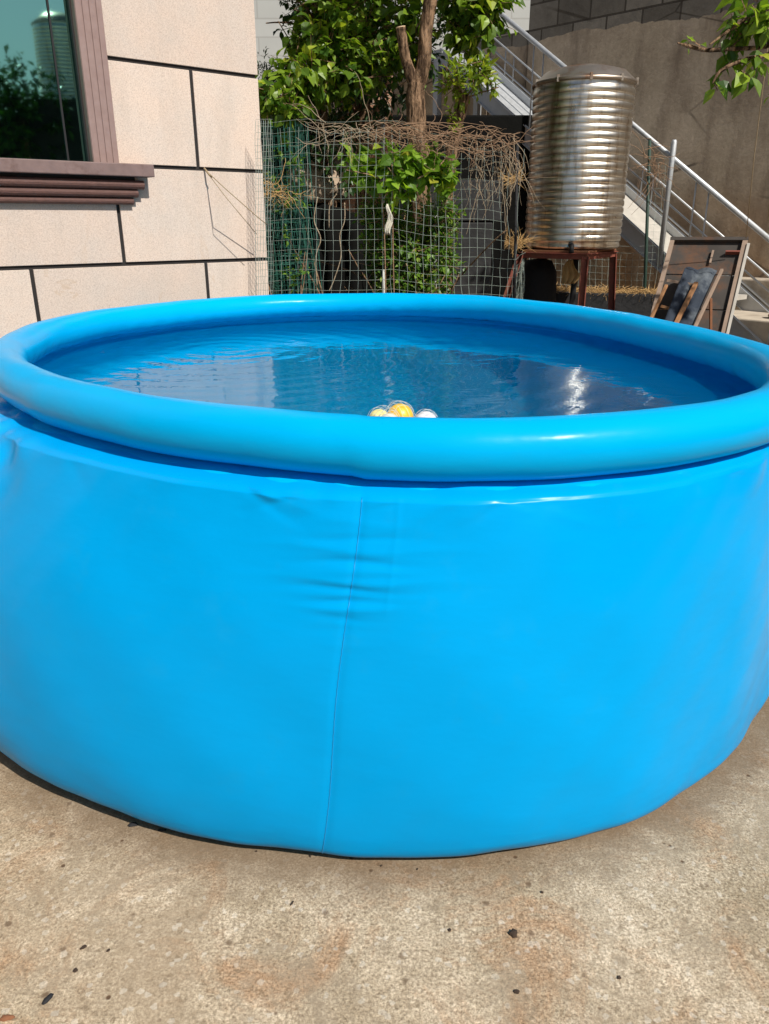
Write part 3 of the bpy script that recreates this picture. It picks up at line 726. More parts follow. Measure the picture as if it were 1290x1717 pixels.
for k in range(7): branchy(b, at(728, -60 - 15 * k, TYY), Vector((random.uniform(-1, 1), random.uniform(-.6, .8), random.uniform(.0, .9))), random.uniform(.8, 1.5), .028, 1)
b.build('trunk', M['bark'], t1, smooth=True)
b = MB(); c = p[-1]; d = (p[-1] - p[-3]).normalized(); b.tube([c - d * .001, c + d * .005], [.036, .034], 20); b.build('sawn_end', M['cutwood'], t1)
b = MB(); tb = MB()
blobs = [(at(800, 35, 6.6), (.19, .15, .16)), (at(785, 60, 6.6), (.12, .15, .12)), (at(772, 20, 6.7), (.15, .2, .2)), (at(795, 5, 6.6), (.25, .2, .15)), (at(800, -30, 6.6), (.22, .2, .2)), (at(660, 40, 6.7), (.16, .2, .22)), (at(690, -70, 6.9), (.5, .4, .25)), (at(600, -80, 6.6), (.6, .6, .3)), 
         (at(720, -220, 7.0), (1.0, .8, .5)), (at(560, -200, 6.9), (1.1, 1.0, .5)), (at(850, -260, 7.0), (.9, 1.2, .5)), (at(815, 20, 6.6), (.08, .1, .16))]
crown(b, blobs[:6], 1100, .10, .7, .55, tb, 7, .10); crown(b, blobs[6:], 4200, .105, .68, .55, tb, 7, .13)
crown(b, [(at(690, 80, 6.5), (.10, .1, .25)), (at(650, 90, 6.6), (.08, .1, .2))], 240, .085, .6, .6, tb, 6, .09)
b.build('crown', M['leafbig'], t1); tag(tb.build('twigs', M['bark'], t1), kind='stuff')
# small pruned tree
random.seed(21)
r2 = at(765, 480, 6.6); r2.z = 0
t2 = empty('pruned_tree', r2, 'short leaning pruned tree stump sprouting bright yellow-green leaves left of the stairs', 'tree')
b = MB(); p, r_ = gnarly([r2, at(752, 330, 6.6), at(763, 225, 6.55), at(772, 190, 6.5), at(780, 160, 6.5)], [.06, .055, .048, .044, .038]); b.tube(p, r_, 12)
for k in range(10): branchy(b, at(778, 165, 6.5), Vector((random.uniform(-1, 1), random.uniform(-.6, .3), random.uniform(.2, 1))), .28, .007, 0)
b.build('trunk', M['bark'], t2, smooth=True)
b = MB(); tb = MB(); crown(b, [(at(782, 133, 6.45), (.2, .16, .13)), (at(800, 120, 6.4), (.13, .14, .15)), (at(762, 140, 6.4), (.12, .12, .08)), (at(815, 135, 6.4), (.1, .1, .1))], 400, .075, .42, -.2, tb, 8, .07)
crown(b, [(at(757, 200, 6.4), (.06, .05, .12))], 40, .05, .45, .2, tb, 5, .04)
b.build('crown', M['leafyel'], t2); tag(tb.build('twigs', M['bark'], t2), kind='stuff')
# broad-leaved tree beside the house
random.seed(31)
r3 = at(545, 480, 6.9); r3.z = 0
t3 = empty('broadleaf_tree', r3, 'leafy broad-leaved tree crowding the house corner above the green mesh roll', 'tree')
b = MB(); p, r_ = gnarly([r3, at(555, 330, 6.9), at(540, 200, 6.9), at(560, 60, 6.9), at(550, -80, 6.9)], [.06, .05, .045, .035, .02]); b.tube(p, r_, 10)
for k in range(12): branchy(b, at(random.uniform(540, 560), random.uniform(30, 190), 6.9), Vector((random.uniform(-.4, .6), random.uniform(-1, .6), random.uniform(-.1, .6))), random.uniform(.25, .45), .012, 1)
b.build('trunk', M['bark'], t3, smooth=True)
b = MB(); tb = MB()
crown(b, [(at(545, 95, 6.55), (.27, .3, .22)), (at(505, 130, 6.4), (.17, .3, .16)), (at(600, 90, 6.7), (.22, .3, .2)), (at(460, 165, 6.0), (.15, .25, .13)), (at(485, 185, 6.0), (.13, .2, .1)), (at(575, 130, 6.6), (.25, .3, .12)), (at(570, 30, 6.7), (.3, .3, .2)), (at(525, 120, 6.2), (.13, .15, .12))], 3000, .092, .66, .5, tb, 7, .10)
b.build('crown', M['leafbig'], t3)
tag(tb.build('twigs', M['bark'], t3), kind='stuff')
# dark glossy tree behind it
random.seed(41)
r4 = at(600, 480, 8.2); r4.z = 0
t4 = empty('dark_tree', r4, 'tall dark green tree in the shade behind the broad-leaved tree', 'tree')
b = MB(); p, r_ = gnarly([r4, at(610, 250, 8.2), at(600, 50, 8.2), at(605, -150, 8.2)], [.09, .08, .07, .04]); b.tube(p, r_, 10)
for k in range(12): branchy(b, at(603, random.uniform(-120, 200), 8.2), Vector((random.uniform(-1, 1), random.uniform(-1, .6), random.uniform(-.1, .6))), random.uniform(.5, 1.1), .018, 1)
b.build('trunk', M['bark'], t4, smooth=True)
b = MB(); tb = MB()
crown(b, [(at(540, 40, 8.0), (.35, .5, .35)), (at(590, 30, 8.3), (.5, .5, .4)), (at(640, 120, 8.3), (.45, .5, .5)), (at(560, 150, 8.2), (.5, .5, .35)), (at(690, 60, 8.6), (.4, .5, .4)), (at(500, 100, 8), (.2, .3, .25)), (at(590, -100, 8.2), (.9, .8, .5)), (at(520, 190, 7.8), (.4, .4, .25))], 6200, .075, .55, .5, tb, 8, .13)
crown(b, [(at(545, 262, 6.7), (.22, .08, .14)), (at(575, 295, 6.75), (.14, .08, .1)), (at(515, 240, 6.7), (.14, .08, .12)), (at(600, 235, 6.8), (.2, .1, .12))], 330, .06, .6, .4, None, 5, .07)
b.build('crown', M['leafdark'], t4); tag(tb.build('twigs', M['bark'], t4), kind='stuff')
# small conifer-like bush peeking by the house
random.seed(51)
r5 = at(452, 480, 8.6); r5.z = 0
t5 = empty('dark_shrub', r5, 'small dusky green shrub top showing between house corner and broad-leaved tree', 'shrub')
b = MB(); p, r_ = gnarly([r5, at(452, 300, 8.6), at(450, 130, 8.6)], [.04, .03, .012]); b.tube(p, r_, 8); b.build('trunk', M['bark'], t5, smooth=True)
b = MB(); crown(b, [(at(452, 140, 8.6), (.16, .2, .22)), (at(445, 115, 8.6), (.08, .1, .14)), (at(470, 190, 8.6), (.2, .2, .2))], 900, .05, .3, -.3, None, 8, .08); b.build('crown', M['leafdark'], t5)
# shrub with small leaves behind the fence
random.seed(61)
r6 = at(690, 490, 6.05); r6.z = 0
t6 = empty('leafy_shrub', r6, 'dense small-leaved green shrub pressed against the back of the fence', 'shrub')
b = MB()
for k in range(9): branchy(b, r6 + Vector((random.uniform(-.1, .1), random.uniform(-.05, .1), 0)), Vector((random.uniform(-.35, .35), random.uniform(-.1, .2), 1)), random.uniform(.9, 1.4), .014, 1)
b.build('stems', M['bark'], t6, smooth=True)
b = MB(); tb = MB()
crown(b, [(at(645, 370, 6.0), (.17, .12, .18)), (at(735, 365, 6.0), (.17, .12, .14)), (at(690, 420, 6.05), (.30, .15, .22)), (at(650, 440, 6.1), (.16, .15, .18)), (at(690, 480, 6.1), (.3, .18, .2)), (at(735, 430, 6.1), (.13, .15, .2))], 7000, .052, .55, .1, tb, 9, .08)
b.build('foliage', M['leafsm'], t6); tag(tb.build('twigs', M['twig'], t6), kind='stuff')
# broad leaved creeper across the fence
random.seed(71)
r7 = at(650, 490, 5.85); r7.z = 0
t7 = empty('climbing_vine', r7, 'bright green heart-leaved climbing vine hanging on the middle of the fence', 'vine')
b = MB()
for k in range(2):
    p, r_ = gnarly([r7 + Vector((.08 * k, 0, 0)), at(645 + 14 * k, 400, 5.82), at(640 + 18 * k + random.uniform(-15, 15), 320, 5.8), at(600 + 35 * k, 270, 5.8)], [.005, .005, .004, .003]); b.tube(p, r_, 5)
for a_, c_ in (((650, 360), (655, 262)), ((672, 330), (640, 268)), ((700, 300), (750, 262)), ((640, 300), (580, 285))):
    p, r_ = gnarly([at(a_[0], a_[1], 5.72), at((a_[0] + c_[0]) / 2 + 8, (a_[1] + c_[1]) / 2, 5.7), at(c_[0], c_[1], 5.75)], [.005, .005, .004]); b.tube(p, r_, 5)
b.build('stems', M['twig'], t7, smooth=True)
b = MB(); crown(b, [(at(660, 275, 5.78), (.24, .06, .10)), (at(610, 290, 5.8), (.16, .06, .06)), (at(715, 280, 5.78), (.19, .06, .09)), (at(660, 310, 5.75), (.08, .05, .09)), (at(745, 300, 5.8), (.1, .05, .08)), (at(680, 330, 5.75), (.05, .04, .08)), (at(600, 265, 5.85), (.1, .05, .04))], 620, .088, .85, .75, None, 4, .07)
b.build('leaves', M['leafvine'], t7)
# plant growing inside the green roll
random.seed(81)
r8 = at(487, 490, 5.75); r8.z = 0
t8 = empty('spindly_plant', r8, 'spindly green plant growing up through the green mesh roll', 'plant')
b = MB(); 
for k in range(3): branchy(b, r8, Vector((random.uniform(-.1, .1), 0, 1)), 1.3, .006, 0)
b.build('stems', M['twig'], t8)
b = MB(); crown(b, [(at(487, 420, 5.75), (.06, .06, .2)), (at(480, 300, 5.8), (.15, .1, .25)), (at(500, 460, 5.7), (.12, .1, .1))], 260, .04, .55, .1, None, 6, .05); b.build('leaves', M['leafsm'], t8)
# overhanging branch at the top right
random.seed(91)
tr0 = at(1420, -60, 4.4)
trr = Vector((3.1, 4.6, 0))
t9 = empty('overhanging_tree', trr, 'tree reaching in from the right with its leafy branch hanging before the retaining wall', 'tree')
b = MB(); p, r_ = gnarly([trr, Vector((3.15, 4.6, 1.2)), Vector((3.1, 4.55, 2.6)), Vector((3.0, 4.5, 3.6))], [.09, .08, .07, .05]); b.tube(p, r_, 10)
br_paths = [[Vector((3.12, 4.58, 2.4)), at(1330, 60, 4.4), at(1285, 78, 4.4), at(1225, 82, 4.4), at(1185, 84, 4.4), at(1158, 78, 4.4), at(1136, 72, 4.4)],
            [Vector((3.05, 4.52, 2.9)), at(1340, -10, 4.4), at(1270, 20, 4.4), at(1225, 50, 4.4), at(1190, 75, 4.35)],
            [at(1330, 60, 4.4), at(1290, 90, 4.35), at(1250, 100, 4.3), at(1210, 118, 4.3), at(1195, 140, 4.3)]]
for pth in br_paths:
    p, r_ = gnarly(pth, [.014] + [.010] * (len(pth) - 2) + [.003]); b.tube(p, r_, 6)
b.build('trunk', M['bark'], t9, smooth=True)
b = MB(); tb = MB()
crown(b, [(at(1260, 40, 4.4), (.12, .15, .09)), (at(1232, 60, 4.4), (.07, .1, .07)), (at(1225, 105, 4.35), (.08, .08, .05)), (at(1270, 105, 4.35), (.09, .1, .05)), (at(1290, 20, 4.4), (.15, .15, .1)), (at(1205, 130, 4.3), (.035, .05, .05)), (at(1255, 120, 4.3), (.05, .06, .04))], 190, .095, .58, .75, tb, 4, .06)
crown(b, [(at(1145, 74, 4.4), (.04, .04, .02)), (at(1165, 78, 4.4), (.03, .03, .02)), (at(1300, 165, 4.3), (.03, .04, .04))], 24, .06, .6, .3, tb, 4, .03)
crown(b, [(Vector((3.1, 4.5, 3.5)), (.9, .8, .5))], 900, .095, .58, .6, tb, 6, .1)
b.build('crown', M['leafbig'], t9); tag(tb.build('twigs', M['bark'], t9), kind='stuff')

# ---------------------------------------------------------------- wire fence
random.seed(101)
FZ = 2.09
poly = [at(428, 400, 5.66), at(645, 400, 5.70), at(868, 400, 5.92), at(888, 400, 8.25), at(1010, 400, 8.2), at(1122, 400, 7.95)]
poly = [Vector((p.x, p.y, 0)) for p in poly]
cum = [0]
for a, c in zip(poly, poly[1:]): cum.append(cum[-1] + (c - a).length)
def fpt(s, z):
    s = max(0, min(cum[-1], s))
    for i in range(len(poly) - 1):
        if s <= cum[i + 1] + 1e-9:
            t = (s - cum[i]) / (cum[i + 1] - cum[i]); p = poly[i].lerp(poly[i + 1], t); d = (poly[i + 1] - poly[i]).normalized(); break
    n_ = Vector((d.y, -d.x, 0))
    w = .035 * noise1(s * 2.3 + z * 1.5, 1) + .012 * noise1(s * 9 - z * 7, 3)
    skew = .05 * math.sin((s - 1.0) * 1.9) * (1.2 - z) + .012 * noise1(z * 4 + s * 3, 9)
    return p + n_ * w + d * skew + Vector((0, 0, z + (.05 * math.sin(s * 1.7 + .5) + .02 * noise1(s * 5, 6)) * (z / 2.1) - (.05 * max(0, math.sin((s - .9) * 2)) * z / 2)))
fence = empty('wire_fence', fpt(cum[-1] * .4, 0) - Vector((0, 0, fpt(cum[-1] * .4, 0).z)), 'sagging square wire mesh fence between the house corner and the stairs', 'fence')
b = MB(); GS = .059; s = 0
while s < cum[-1] - .01:
    top_ = FZ if s < 5.9 else 2.05
    if s > cum[2] + .3 and s < cum[3]: pass
    zz = 0.02; pts = []
    while zz < top_ + .001: pts.append(fpt(s, zz)); zz += .118
    if s > cum[2] + .05: pts = pts[:int(len(pts) * (.62 if s < cum[4] + .45 else 1))]
    b.tube(pts, .0012, 3, False); s += GS
zz = .02; k = 0
while zz < FZ + .001:
    pts = []; s = 0
    send = cum[-1] if zz < 1.28 else cum[2] + .02
    while s < send: pts.append(fpt(s, zz)); s += .12
    b.tube(pts, .0012, 3, False)
    if zz > 1.28 and zz < 2.1:
        pts = []; s = cum[4] + .45
        while s < cum[-1]: pts.append(fpt(s, zz)); s += .1
        b.tube(pts, .0012, 3, False)
    zz += .066
b.build('wire_mesh', M['wire'], fence)
def stake(px, y_top, y_bot, Y, r, mat):
    b = MB(); a = at(px, y_bot, Y); a.z = 0; c = at(px, y_top, Y); b.tube([a, (a + c) / 2 + Vector((.006, 0, 0)), c], [r, r * .95, r * .8], 8); return b.build('post', mat, fence, smooth=True)
stake(643, 452, 490, 5.86, .012, M['whitepost']); stake(731, 300, 490, 6.0, .013, M['whitepost'])
stake(868, 240, 500, 5.98, .012, M['dark']); stake(1090, 232, 500, 7.98, .018, simple('dark_green_post', (.02, .05, .035), .6))
# strip of narrow mesh bent round the house corner
b = MB()
for k in range(7):
    pts = [at(429 + k * 4.2 + 1.5 * noise1(j * .5, k), 492 - j * (290 / 14), 5.32 - .005 * k) for j in range(-1, 15)]
    pts[0].z = .02; b.tube(pts, .0017, 3, False)
for j in range(50):
    y = 200 + j * 11.0; b.tube([at(429 + 1.2 * math.sin(j), y, 5.32), at(457 + 1.0 * math.sin(j * 2), y + 1.5 * math.sin(j), 5.29)], .0012, 3, False)
tag(b.build('mesh_offcut', M['wire']), 'narrow strip of grey wire mesh standing against the house corner', 'wire mesh')
# green mesh roll
b = MB(); random.seed(111)
rc = at(487, 480, 5.95); rc.z = 0
def rollp(a, z): 
    rr = .205 - .006 * a + .012 * noise1(a * 2 + z * 2, 2); return rc + Vector((math.cos(a) * rr * (1.0 + .06 * math.sin(z * 2)), math.sin(a) * rr * .8, 0)) + Vector((.03 * math.sin(z * 2.3), 0, z))
TA = 2 * math.pi * 2.6; na = 62
for k in range(na):
    a = TA * k / na; b.tube([rollp(a, z) for z in [.03 + j * .15 for j in range(15)]], .0021, 3, False)
for j in range(36):
    z = .03 + j * .0585; b.tube([rollp(TA * k / 60, z + .015 * math.sin(k * .3 + j)) for k in range(61)], .0021, 3, False)
tag(b.build('mesh_roll', M['greenwire']), 'tall roll of green coated wire mesh standing by the house corner', 'wire roll')

# ---------------------------------------------------------------- dry vines on the fence
random.seed(121)
def tangle(name, boxes, n, mat, label, r=.0035, L=(.2, .6), Y=5.7, droop=.3, jit=.45):
    b = MB()
    for _ in range(n):
        x0, y0, x1, y1 = random.choice(boxes); a = at(random.uniform(x0, x1), random.uniform(y0, y1), Y + random.uniform(-.07, .1))
        d = Vector((random.uniform(-1, 1), random.uniform(-.25, .25), random.uniform(-.5 - droop, .35))).normalized(); pts = [a]; k = random.randint(7, 12); ll = random.uniform(*L) / k
        for i in range(k):
            d = (d + rv() * jit + Vector((0, 0, -.06 * droop))); d.y *= .7; d.normalize(); a = a + d * ll; pts.append(a)
        rr = r * random.uniform(.45, 1.25); b.tube(pts, [rr * (1 - .6 * i / len(pts)) for i in range(len(pts))], 4, False)
    return tag(b.build(name, mat, smooth=True), label, 'dry vine')
tangle('dry_vine', [(660, 213, 835, 238), (710, 218, 800, 255), (610, 210, 700, 222), (820, 225, 855, 245)], 105, M['twig'], 'tangle of dry brown vine stems lying along the top of the fence', .0025, (.10, .30), 5.72, .25, .75)
tangle('dry_vine', [(770, 240, 870, 330), (800, 220, 875, 300)], 60, M['twiglight'], 'curtain of thin pale dead vine stems hanging at the right end of the fence', .0022, (.15, .4), 5.85, 2.2, .4)
tangle('dry_vine', [(515, 205, 600, 245), (540, 205, 640, 225)], 46, M['twiglight'], 'sparse pale dry tendrils on the fence top just right of the green mesh roll', .0022, (.1, .35), 5.72)
tangle('dry_vine', [(1070, 260, 1115, 330), (1080, 240, 1110, 300)], 45, M['twig'], 'dry twigs caught in the fence corner between tank and stair post', .003, (.12, .35), 7.9, .9)
tangle('dry_vine', [(448, 318, 510, 332), (440, 300, 465, 330)], 60, M['straw'], 'band of dead orange-brown leaves and stems wrapped round the green mesh roll', .003, (.08, .2), 5.68, .1, .8)
b = MB()
for _ in range(28):
    x0 = random.uniform(600, 780); L_ = random.uniform(60, 200); x1 = min(872, x0 + L_); y0 = 222 + random.gauss(0, 13) + (x0 - 600) * .05; y1 = y0 + random.uniform(-10, 22); am = random.uniform(-22, 26); Yd = random.uniform(5.64, 5.8)
    pts = [at(x0 + (x1 - x0) * t / 12, y0 + (y1 - y0) * t / 12 + am * math.sin(math.pi * t / 12) + random.gauss(0, 1.6), Yd + .03 * math.sin(t)) for t in range(13)]
    r0_ = random.uniform(.0018, .0042); b.tube(pts, [r0_ * (1 - .04 * i) for i in range(13)], 4, False)
tag(b.build('dry_vine', M['twig'], smooth=True), 'long arching brown vine canes sagging along the fence top left of the tank', 'dry vine')
# a few long loose stems
b = MB()
for pth in ([(533, 330), (527, 370), (538, 400), (530, 430), (532, 480)], [(565, 325), (553, 345), (552, 382)], [(578, 340), (578, 370), (570, 395), (572, 430), (560, 470), (552, 488)]):
    p, r_ = gnarly([at(x, y, 5.8) for x, y in pth], [.004] * len(pth), steps=5, rough=.2); b.tube(p, r_, 4)
tag(b.build('dry_vine', M['twiglight'], smooth=True), 'three long bare pale stems hanging against the dark gap left of the shrub', 'dry vine')
# straw by the stand
def strawclump(px, py, Y, w, h, n, label, name='dry_grass', cat='dry grass', mat='straw'):
    b = MB(); c = at(px, py, Y)
    for _ in range(n):
        a = c + Vector((random.gauss(0, w * .35), random.gauss(0, .05), random.gauss(0, h * .3))); d = Vector((random.uniform(-1, 1), random.uniform(-.5, .5), random.uniform(-.5, .6))).normalized() * random.uniform(.05, .15)
        m_ = a + d * .5 + rv(.01); b.tube([a, m_, a + d], [.0022, .002, .001], 3, False)
    return tag(b.build(name, M[mat]), label, cat)
strawclump(866, 407, 6.98, .12, .045, 170, 'clump of dry orange straw lodged at the left corner of the tank stand')
strawclump(862, 302, 6.6, .07, .03, 60, 'small tuft of dry leaves between the fence top and the tank')

# ---------------------------------------------------------------- walls and clutter behind the fence
b = MB(); c = at(690, 420, 9.6)
b.box((.05, 9.75, 1.3), (3.3, .2, 2.6)); tag(b.build('garden_wall', M['shadeblack'], bevel=.02), 'block wall with painted-in shade behind the fence and shrubs', 'wall')  # shade behind the shrubs is put into the wall's colour
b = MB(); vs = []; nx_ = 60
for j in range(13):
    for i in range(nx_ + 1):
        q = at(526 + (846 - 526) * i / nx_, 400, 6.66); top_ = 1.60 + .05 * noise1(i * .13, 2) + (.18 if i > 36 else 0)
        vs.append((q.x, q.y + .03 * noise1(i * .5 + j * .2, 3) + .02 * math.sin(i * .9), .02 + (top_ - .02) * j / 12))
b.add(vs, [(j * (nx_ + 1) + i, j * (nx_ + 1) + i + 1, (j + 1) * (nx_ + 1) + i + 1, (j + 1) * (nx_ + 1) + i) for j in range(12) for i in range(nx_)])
o = b.build('dark_gap_sheet', M['shadeblack'], smooth=True); m = o.modifiers.new('thick', 'SOLIDIFY'); m.thickness = .005; tag(o, 'black sheet added for the dark gap low behind the fence and the shrub', 'cloth')  # added black sheet paints in the darkness behind the shrub
b = MB(); p = at(615, 198, 9.2); b.box((p.x, 9.25, 1.55), (.55, .5, 3.1)); tag(b.build('brick_pier', M['brick'], bevel=.01), 'salmon brick pier glimpsed through the dark tree', 'pillar')
def rock(name, c, sx, sy, sz, mat, label, seed, cat='stone'):
    random.seed(seed); bm = bmesh.new(); bmesh.ops.create_icosphere(bm, subdivisions=3, radius=1)
    ofs = [random.uniform(0, 6) for _ in range(6)]
    for v in bm.verts:
        q = v.co; k = 1 + .16 * math.sin(q.x * 3 + ofs[0]) * math.cos(q.y * 3.4 + ofs[1]) + .10 * math.sin(q.z * 6 + ofs[2] + q.x * 4) + .05 * math.sin(q.y * 13 + ofs[3])
        v.co = Vector((max(-.92, min(.95, q.x * k)) * sx, max(-.9, min(.9, q.y * k)) * sy, max(-.8, min(.9, q.z * k)) * sz))
    me = bpy.data.meshes.new(name); bm.to_mesh(me); bm.free(); me.polygons.foreach_set('use_smooth', [len(me.polygons) > 0] * len(me.polygons))
    o = bpy.data.objects.new(name, me); COL.objects.link(o); o.location = c; me.materials.append(mat); return tag(o, label, cat)
# stone pile: buff blocks stacked on a grey stone
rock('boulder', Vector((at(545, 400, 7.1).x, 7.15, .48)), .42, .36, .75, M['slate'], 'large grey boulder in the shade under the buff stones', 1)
rock('stone_block', at(540, 312, 6.95), .23, .2, .16, M['sand'], 'sunlit buff stone resting on the boulder behind the green mesh roll', 2)
rock('stone_block', at(560, 275, 7.1), .2, .2, .18, M['sand'], 'upper buff stone leaning on the sunlit one behind the fence', 3)
rock('stone_block', at(505, 300, 6.85), .13, .14, .12, M['sand'], 'small buff stone partly hidden by the green mesh roll', 4)
b = MB(); p = at(775, 330, 6.58); b.box((p.x, 6.58, p.z - .03), (.62, .05, .30)); tag(b.build('slate_panel', M['slate'], bevel=.008), 'dark slate-coloured panel standing behind the fence left of the tank', 'panel')
b = MB(); b.box((p.x, 6.58, (p.z - .19) / 2), (.5, .06, p.z - .19)); tag(b.build('panel_prop', M['slate'], bevel=.01), 'rough dark block holding up the slate-coloured panel', 'block')
b = MB(); p = at(810, 470, 6.4); b.box((p.x, 6.45, .33), (.28, .10, .66), Matrix.Rotation(.2, 3, 'Z')); tag(b.build('concrete_slab', M['slate'], bevel=.01), 'grey concrete slab standing upright low behind the fence left of the red stand leg', 'slab')
# dark barrel, pipe and cloth under the tank
c = at(905, 470, 7.35); b = MB(); b.lathe([(.001, 0), (.17, 0), (.185, .02), (.175, .1), (.185, .3), (.176, .33), (.186, .36), (.182, .62), (.172, .66), (.186, .68), (.17, .98), (.12, 1.08), (.001, 1.10)], 36, (c.x, 7.45, .07)); tag(b.build('barrel', M['dark'], smooth=True), 'black plastic barrel under the water tank', 'barrel')
b = MB(); c = at(963, 470, 7.1); b.tube([(c.x, 7.1, .05), (c.x, 7.1, 1.19)], .026, 12); tag(b.build('water_pipe', M['slate'], smooth=True), 'dull grey pipe dropping from the tank bottom', 'pipe')
def rag(name, c, w, h, mat, label, seed):
    random.seed(seed); b = MB(); vs = []; nx_, nz_ = 14, 18
    for j in range(nz_ + 1):
        for i in range(nx_ + 1):
            u = i / nx_ - .5; t = j / nz_; ww = w * (.25 + .75 * math.sin(min(1, t * 1.25) * math.pi * .5)) * (1 - .35 * max(0, t - .7) / .3)
            vs.append(Vector(c) + Vector((u * ww + .012 * math.sin(t * 7 + seed), .02 * math.sin(u * 19 + t * 4) * (.4 + t) - .01, -t * h - .012 * abs(math.sin(u * 9)))))
    fs = [(j * (nx_ + 1) + i, j * (nx_ + 1) + i + 1, (j + 1) * (nx_ + 1) + i + 1, (j + 1) * (nx_ + 1) + i) for j in range(nz_) for i in range(nx_)]
    b.add(vs, fs); o = b.build(name, mat, smooth=True); m = o.modifiers.new('thick', 'SOLIDIFY'); m.thickness = .004; return tag(o, label, 'cloth')
rag('cloth_bundle', at(957, 434, 7.0), .16, .20, M['straw'], 'crumpled straw-coloured cloth tied to the pipe under the tank', 3)
rag('white_rag', at(652, 342, 5.66), .045, .19, M['rag'], 'small off-white rag knotted on the fence among the vine leaves', 5)
# low ledge with dried grass beside the stairs
lc = (at(920, 487, 7.85) + at(1105, 497, 7.7)) / 2
b = MB(); a_ = at(915, 487, 7.85); c_ = at(1108, 500, 7.6); b.bar((a_.x, a_.y, .42), (c_.x, c_.y, .42), .22, .84); tag(b.build('low_wall', M['slate'], bevel=.01), 'low dark block ledge under the stairs behind the tank stand', 'wall')
random.seed(131); b = MB()
for _ in range(900):
    t = random.random(); p = Vector((a_.x, a_.y, .86)).lerp(Vector((c_.x, c_.y, .86)), t) + Vector((random.gauss(0, .03), random.gauss(0, .06), abs(random.gauss(0, .018)) - .01)) 
    d = Vector((random.uniform(-1, 1), random.uniform(-1, 1), random.uniform(-.8, .4))).normalized() * random.uniform(.03, .11); b.tube([p, p + d * .5 + rv(.006), p + d], [.002, .002, .001], 3, False)
tag(b.build('dry_grass', M['straw']), 'mat of dry golden grass along the low ledge', kind='stuff')

# leaning charred board with frame (old door)
brd = empty('old_door', at(1180, 480, 6.9) * 1, 'old charred wooden door panel leaning beside the stairs', 'door')
brd.location.z = 0
tl, tr_ = at(1128, 404, 6.95), at(1250, 404, 6.75)
bl_, br2 = at(1092, 540, 6.55), at(1212, 566, 6.35)
def ext(a, c): d = c - a; return a + d * (a.z - .02) / (a.z - c.z)
bl_ = ext(tl, bl_); br2 = ext(tr_, br2)
x_ = (tr_ - tl).normalized(); y_ = (bl_ - tl).normalized(); nn = x_.cross(y_).normalized()
if nn.y > 0: nn = -nn
Ldoor = (bl_ - tl).length; Wd = (tr_ - tl).length
npl = 5
for k in range(npl):
    b = MB(); t0 = k / npl + .004; t1_ = (k + 1) / npl - .004
    L0 = tl.lerp(bl_, t0); L1 = tl.lerp(bl_, t1_); R0 = tr_.lerp(br2, t0); R1 = tr_.lerp(br2, t1_)
    o_ = -nn * (.014 + .003 * (k % 2)); b.add([L0, R0, R1, L1, L0 + o_, R0 + o_, R1 + o_, L1 + o_], [(0, 1, 2, 3), (7, 6, 5, 4), (0, 4, 5, 1), (1, 5, 6, 2), (2, 6, 7, 3), (3, 7, 4, 0)])
    b.build('plank', M['wooddark'], brd)
for a, c, nm, w_, m_ in ((tl, bl_, 'stile', .035, 'woodpale'), (tr_, br2, 'stile', .04, 'woodpale')):
    b = MB(); b.bar(a + nn * .018, c + nn * .018, w_, .034, up=nn); b.build(nm, M[m_], brd)
b = MB(); b.bar(tl + nn * .02 - x_ * .02, tr_ + nn * .02 + x_ * .02, .03, .034, up=nn); b.build('top_bar', M['wooddark'], brd)
b = MB(); q = tl.lerp(tr_, .86) + y_ * .12 + nn * .008; b.bar(q - x_ * .05, q + x_ * .06, .012, .055, up=nn); b.build('hinge', M['redsteel'], brd)
b = MB(); q = tl.lerp(tr_, .60) + y_ * .10 + nn * .012; b.bar(q, q + y_ * .12, .016, .012, up=nn); b.build('handle', M['woodpale'], brd)
b = MB(); e0 = tr_ + x_ * .03 + nn * .03 + y_ * .05; e1 = br2 + x_ * .03 + nn * .03; b.bar(e0, e1, .022, .03, up=nn); b.build('edge_trim', M['tread'], brd)
# folded deck chair in front of it
ch = empty('deck_chair', at(1160, 500, 6.3), 'folded wooden deck chair with navy canvas leaning on the old door', 'chair'); ch.location.z = 0
def footp(p, q): d = q - p; return p + d * ((p.z - .01) / (p.z - q.z))
def cbar(p, q, w, d, nm, mat): b = MB(); b.bar(p, footp(p, q), w, d); return b.build(nm, M[mat], ch, bevel=.003)
cl_t, cl_b = at(1168, 474, 6.5), at(1137, 536, 6.28); cr_t, cr_b = at(1211, 452, 6.55), at(1168, 544, 6.2)
cbar(cl_t, cl_b, .034, .022, 'frame_rail', 'wood'); cbar(cr_t, cr_b, .024, .022, 'frame_rail', 'woodpale')
cbar(at(1192, 500, 6.36), at(1192, 552, 6.33), .02, .02, 'strut', 'rust'); cbar(at(1118, 478, 6.55), at(1094, 530, 6.4), .024, .02, 'frame_rail', 'wood'); cbar(at(1140, 482, 6.5), at(1131, 535, 6.42), .006, .006, 'strut', 'woodpale')
b = MB(); b.bar(at(1108, 513, 6.45), at(1140, 521, 6.42), .018, .02); b.build('cross_bar', M['wood'], ch)
b = MB(); b.bar(at(1118, 470, 6.56), at(1168, 478, 6.52), .018, .02); b.build('cross_bar', M['woodpale'], ch)
vs = []; nxx, nzz = 12, 22
tL, tR = at(1150, 450, 6.58), at(1206, 452, 6.58); bL, bR = footp(at(1168, 480, 6.53), at(1140, 536, 6.32)), footp(cr_t, cr_b)
for j in range(nzz + 1):
    for i in range(nxx + 1):
        u = i / nxx; t = j / nzz; p = tL.lerp(tR, u).lerp(bL.lerp(bR, u), t); vs.append(p + Vector((0, .035 * math.sin(math.pi * u) + .012 * math.sin(u * 14 + t * 5) + .02, .01 * math.sin(u * 11) * (1 - t))))
